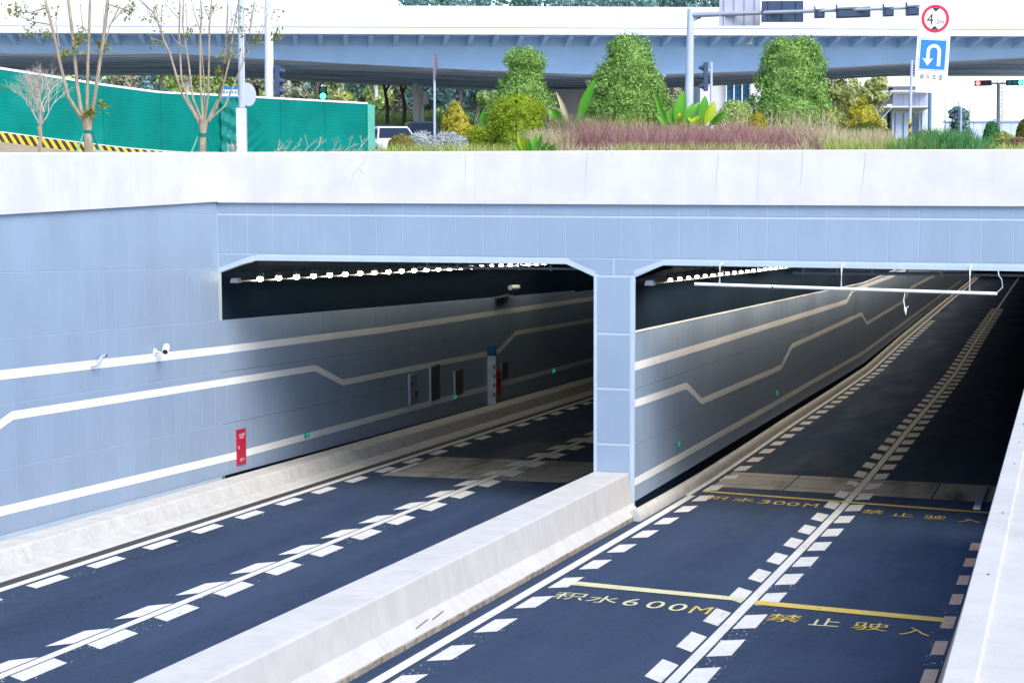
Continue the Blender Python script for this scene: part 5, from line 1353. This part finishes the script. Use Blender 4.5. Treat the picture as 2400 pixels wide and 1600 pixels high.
# glass building under the viaduct
t = thing('glass_building', 'blue glass fronted building with white mullions under the viaduct, left of the bell shaped tree', 'building')
d = 140
def fb(px0, px1, y0, y1, m, nm, par, dd=0, th=.3):
    b = MB(); a, c = gp(px0, d+dd, 0), gp(px1, d+dd, 0); z0, z1 = hz(y1, d), hz(y0, d)
    b.hexa([a+Vector((0, 0, z0)), c+Vector((0, 0, z0)), c+F*th+Vector((0, 0, z0)), a+F*th+Vector((0, 0, z0))], [a+Vector((0, 0, z1)), c+Vector((0, 0, z1)), c+F*th+Vector((0, 0, z1)), a+F*th+Vector((0, 0, z1))]); return b.build(nm, m, par)
fb(1640, 1800, 150, 380, M['beige'], 'wall', t, .5, 8)
for i, px in enumerate((1703, 1721, 1740)):
    for y in (170, 196, 212, 228, 244): fb(px, px+15, y, y+14, M['glass'], 'window', t, .3, .2)
for px in (1700, 1718, 1737, 1757): fb(px, px+2.5, 165, 260, M['cap'], 'mullion', t, .1, .15)
fb(1758, 1764, 165, 380, M['cap'], 'column', t, -.2, .4); fb(1700, 1764, 160, 169, M['bluegrey'], 'canopy', t, -.6, 1)
# flat roofed halls at the right
t = thing('station_hall', 'low halls with stepped flat blue grey roofs at right, behind the small golden bush', 'building')
d = 150
for x0, x1, y0, y1, dd in ((1968, 2182, 203, 207, 0), (1967, 2080, 219, 222, -1), (1982, 2078, 238, 241, -2), (2085, 2178, 217, 220, -.5), (2056, 2178, 254, 257, -1)):
    fb(x0, x1, y0, y1, M['beige'], 'roof_edge', t, dd-.3, 8)
for x0, x1, y0, y1, dd in ((2004, 2080, 207, 219, .4), (2008, 2078, 222, 238, -.6), (2090, 2178, 207, 254, .5)):
    n = int((x1-x0)/12)
    for i in range(n):
        xa = x0+(x1-x0)*i/n; fb(xa+.3, xa+(x1-x0)/n-.3, y0, y1, M['bluegrey'], 'cladding_panel', t, dd, .25)
fb(2092, 2178, 257, 380, M['beige'], 'wall', t, .6, 5); fb(1990, 2078, 241, 380, M['pale_blue'], 'wall', t, 1.5, 5)
fb(2090, 2094, 257, 380, M['bluegrey'], 'column', t, -.2, .4)
for px in (2098, 2118, 2140, 2160): fb(px, px+13, 268, 330, M['glass'] if px in (2140,) else M['pale_blue'], 'window', t, .4, .15)
t = thing('site_fence', 'pale blue sheet fence on the horizon at far right below the lit signals', 'fence')
d = 150
for i in range(9):
    px = 2214+i*22; fb(px+.4, px+21.6, 290, 345, M['pale_blue'], 'fence_panel', t)
fb(2212, 2420, 287, 290.5, M['bluegrey'], 'top_rail', t, -.1, .5)
t = thing('hoist_tower', 'thin pale lattice tower standing behind the lit signals at far right', 'tower')
d = 158
for x, dx in ((2338, 1), (2349, -.5)):
    col(x-dx*2, 380, x, 190, d, .07, .06, 'leg', M['twig'], t, 5)
for i in range(11):
    y = 196+i*14; b = MB(); b.tube([at(2338, y, d), at(2349, y+(7 if i % 2 else 0), d)], .04, 4); b.tube([at(2338, y, d), at(2349, y+14, d)], .03, 4); b.build('brace', M['twig'], t)
fb(2332, 2346, 283, 345, M['beige'], 'base', t, -1, 1)
for px, lab, mk, lx in ((2305, 'horizontal signal at far right with its left lamp lit red', 'red_lit', -1), (2379, 'horizontal signal at far right edge with its right lamp lit green', 'green_lit', 1)):
    t = thing('traffic_signal', lab, 'traffic signal'); d = 108
    o, f = plate(px, 195 if lx < 0 else 194, pxw(39, d), pxw(13, d), d, 'housing', M['navy'] if lx > 0 else M['red'], t, th=.2, tilt=math.radians(1.5))
    for k in (-1, 0, 1):
        ring(f, k*pxw(13, d), 0, 0, pxw(5.2, d), .012, 'lit_lamp' if k == lx else 'dark_lamp', M[mk] if k == lx else (M['teal_lit'] if lx > 0 else M['navy']), o, 20)
    b = MB(); b.tube([at(2340, 196, d+.15), at(px, 195, d+.15)], .05, 6); b.tube([at(2340, 196, d+.15), at(2340+lx*1.5, 380, d+.15)], .09, 8); b.build('mast', M['steel'], t)
t = thing('traffic_signal', 'small dark signal facing left on a thin post at right, over the pale blue fence', 'traffic signal')
d = 88; signal(t, 2247, 253, 283, d, -1, 6); col(2252, 380, 2252, 252, d+.1, .045, .04, 'post', M['pole'], t, 6)
for px, y in ((2215, 220), (2272, 256), (2247, 238)):
    col(px, 380, px, y, 118, .035, .03, 'flag_pole', M['steel'], None, 5); 
for i, o in enumerate([o for o in bpy.data.objects if o.name.startswith('flag_pole')]):
    tag(o, ['thin bare pole on the horizon just right of the height limit sign', 'thin bare pole on the horizon right of the small dark signal', 'thin bare pole rising straight above the small dark signal'][i], 'pole')
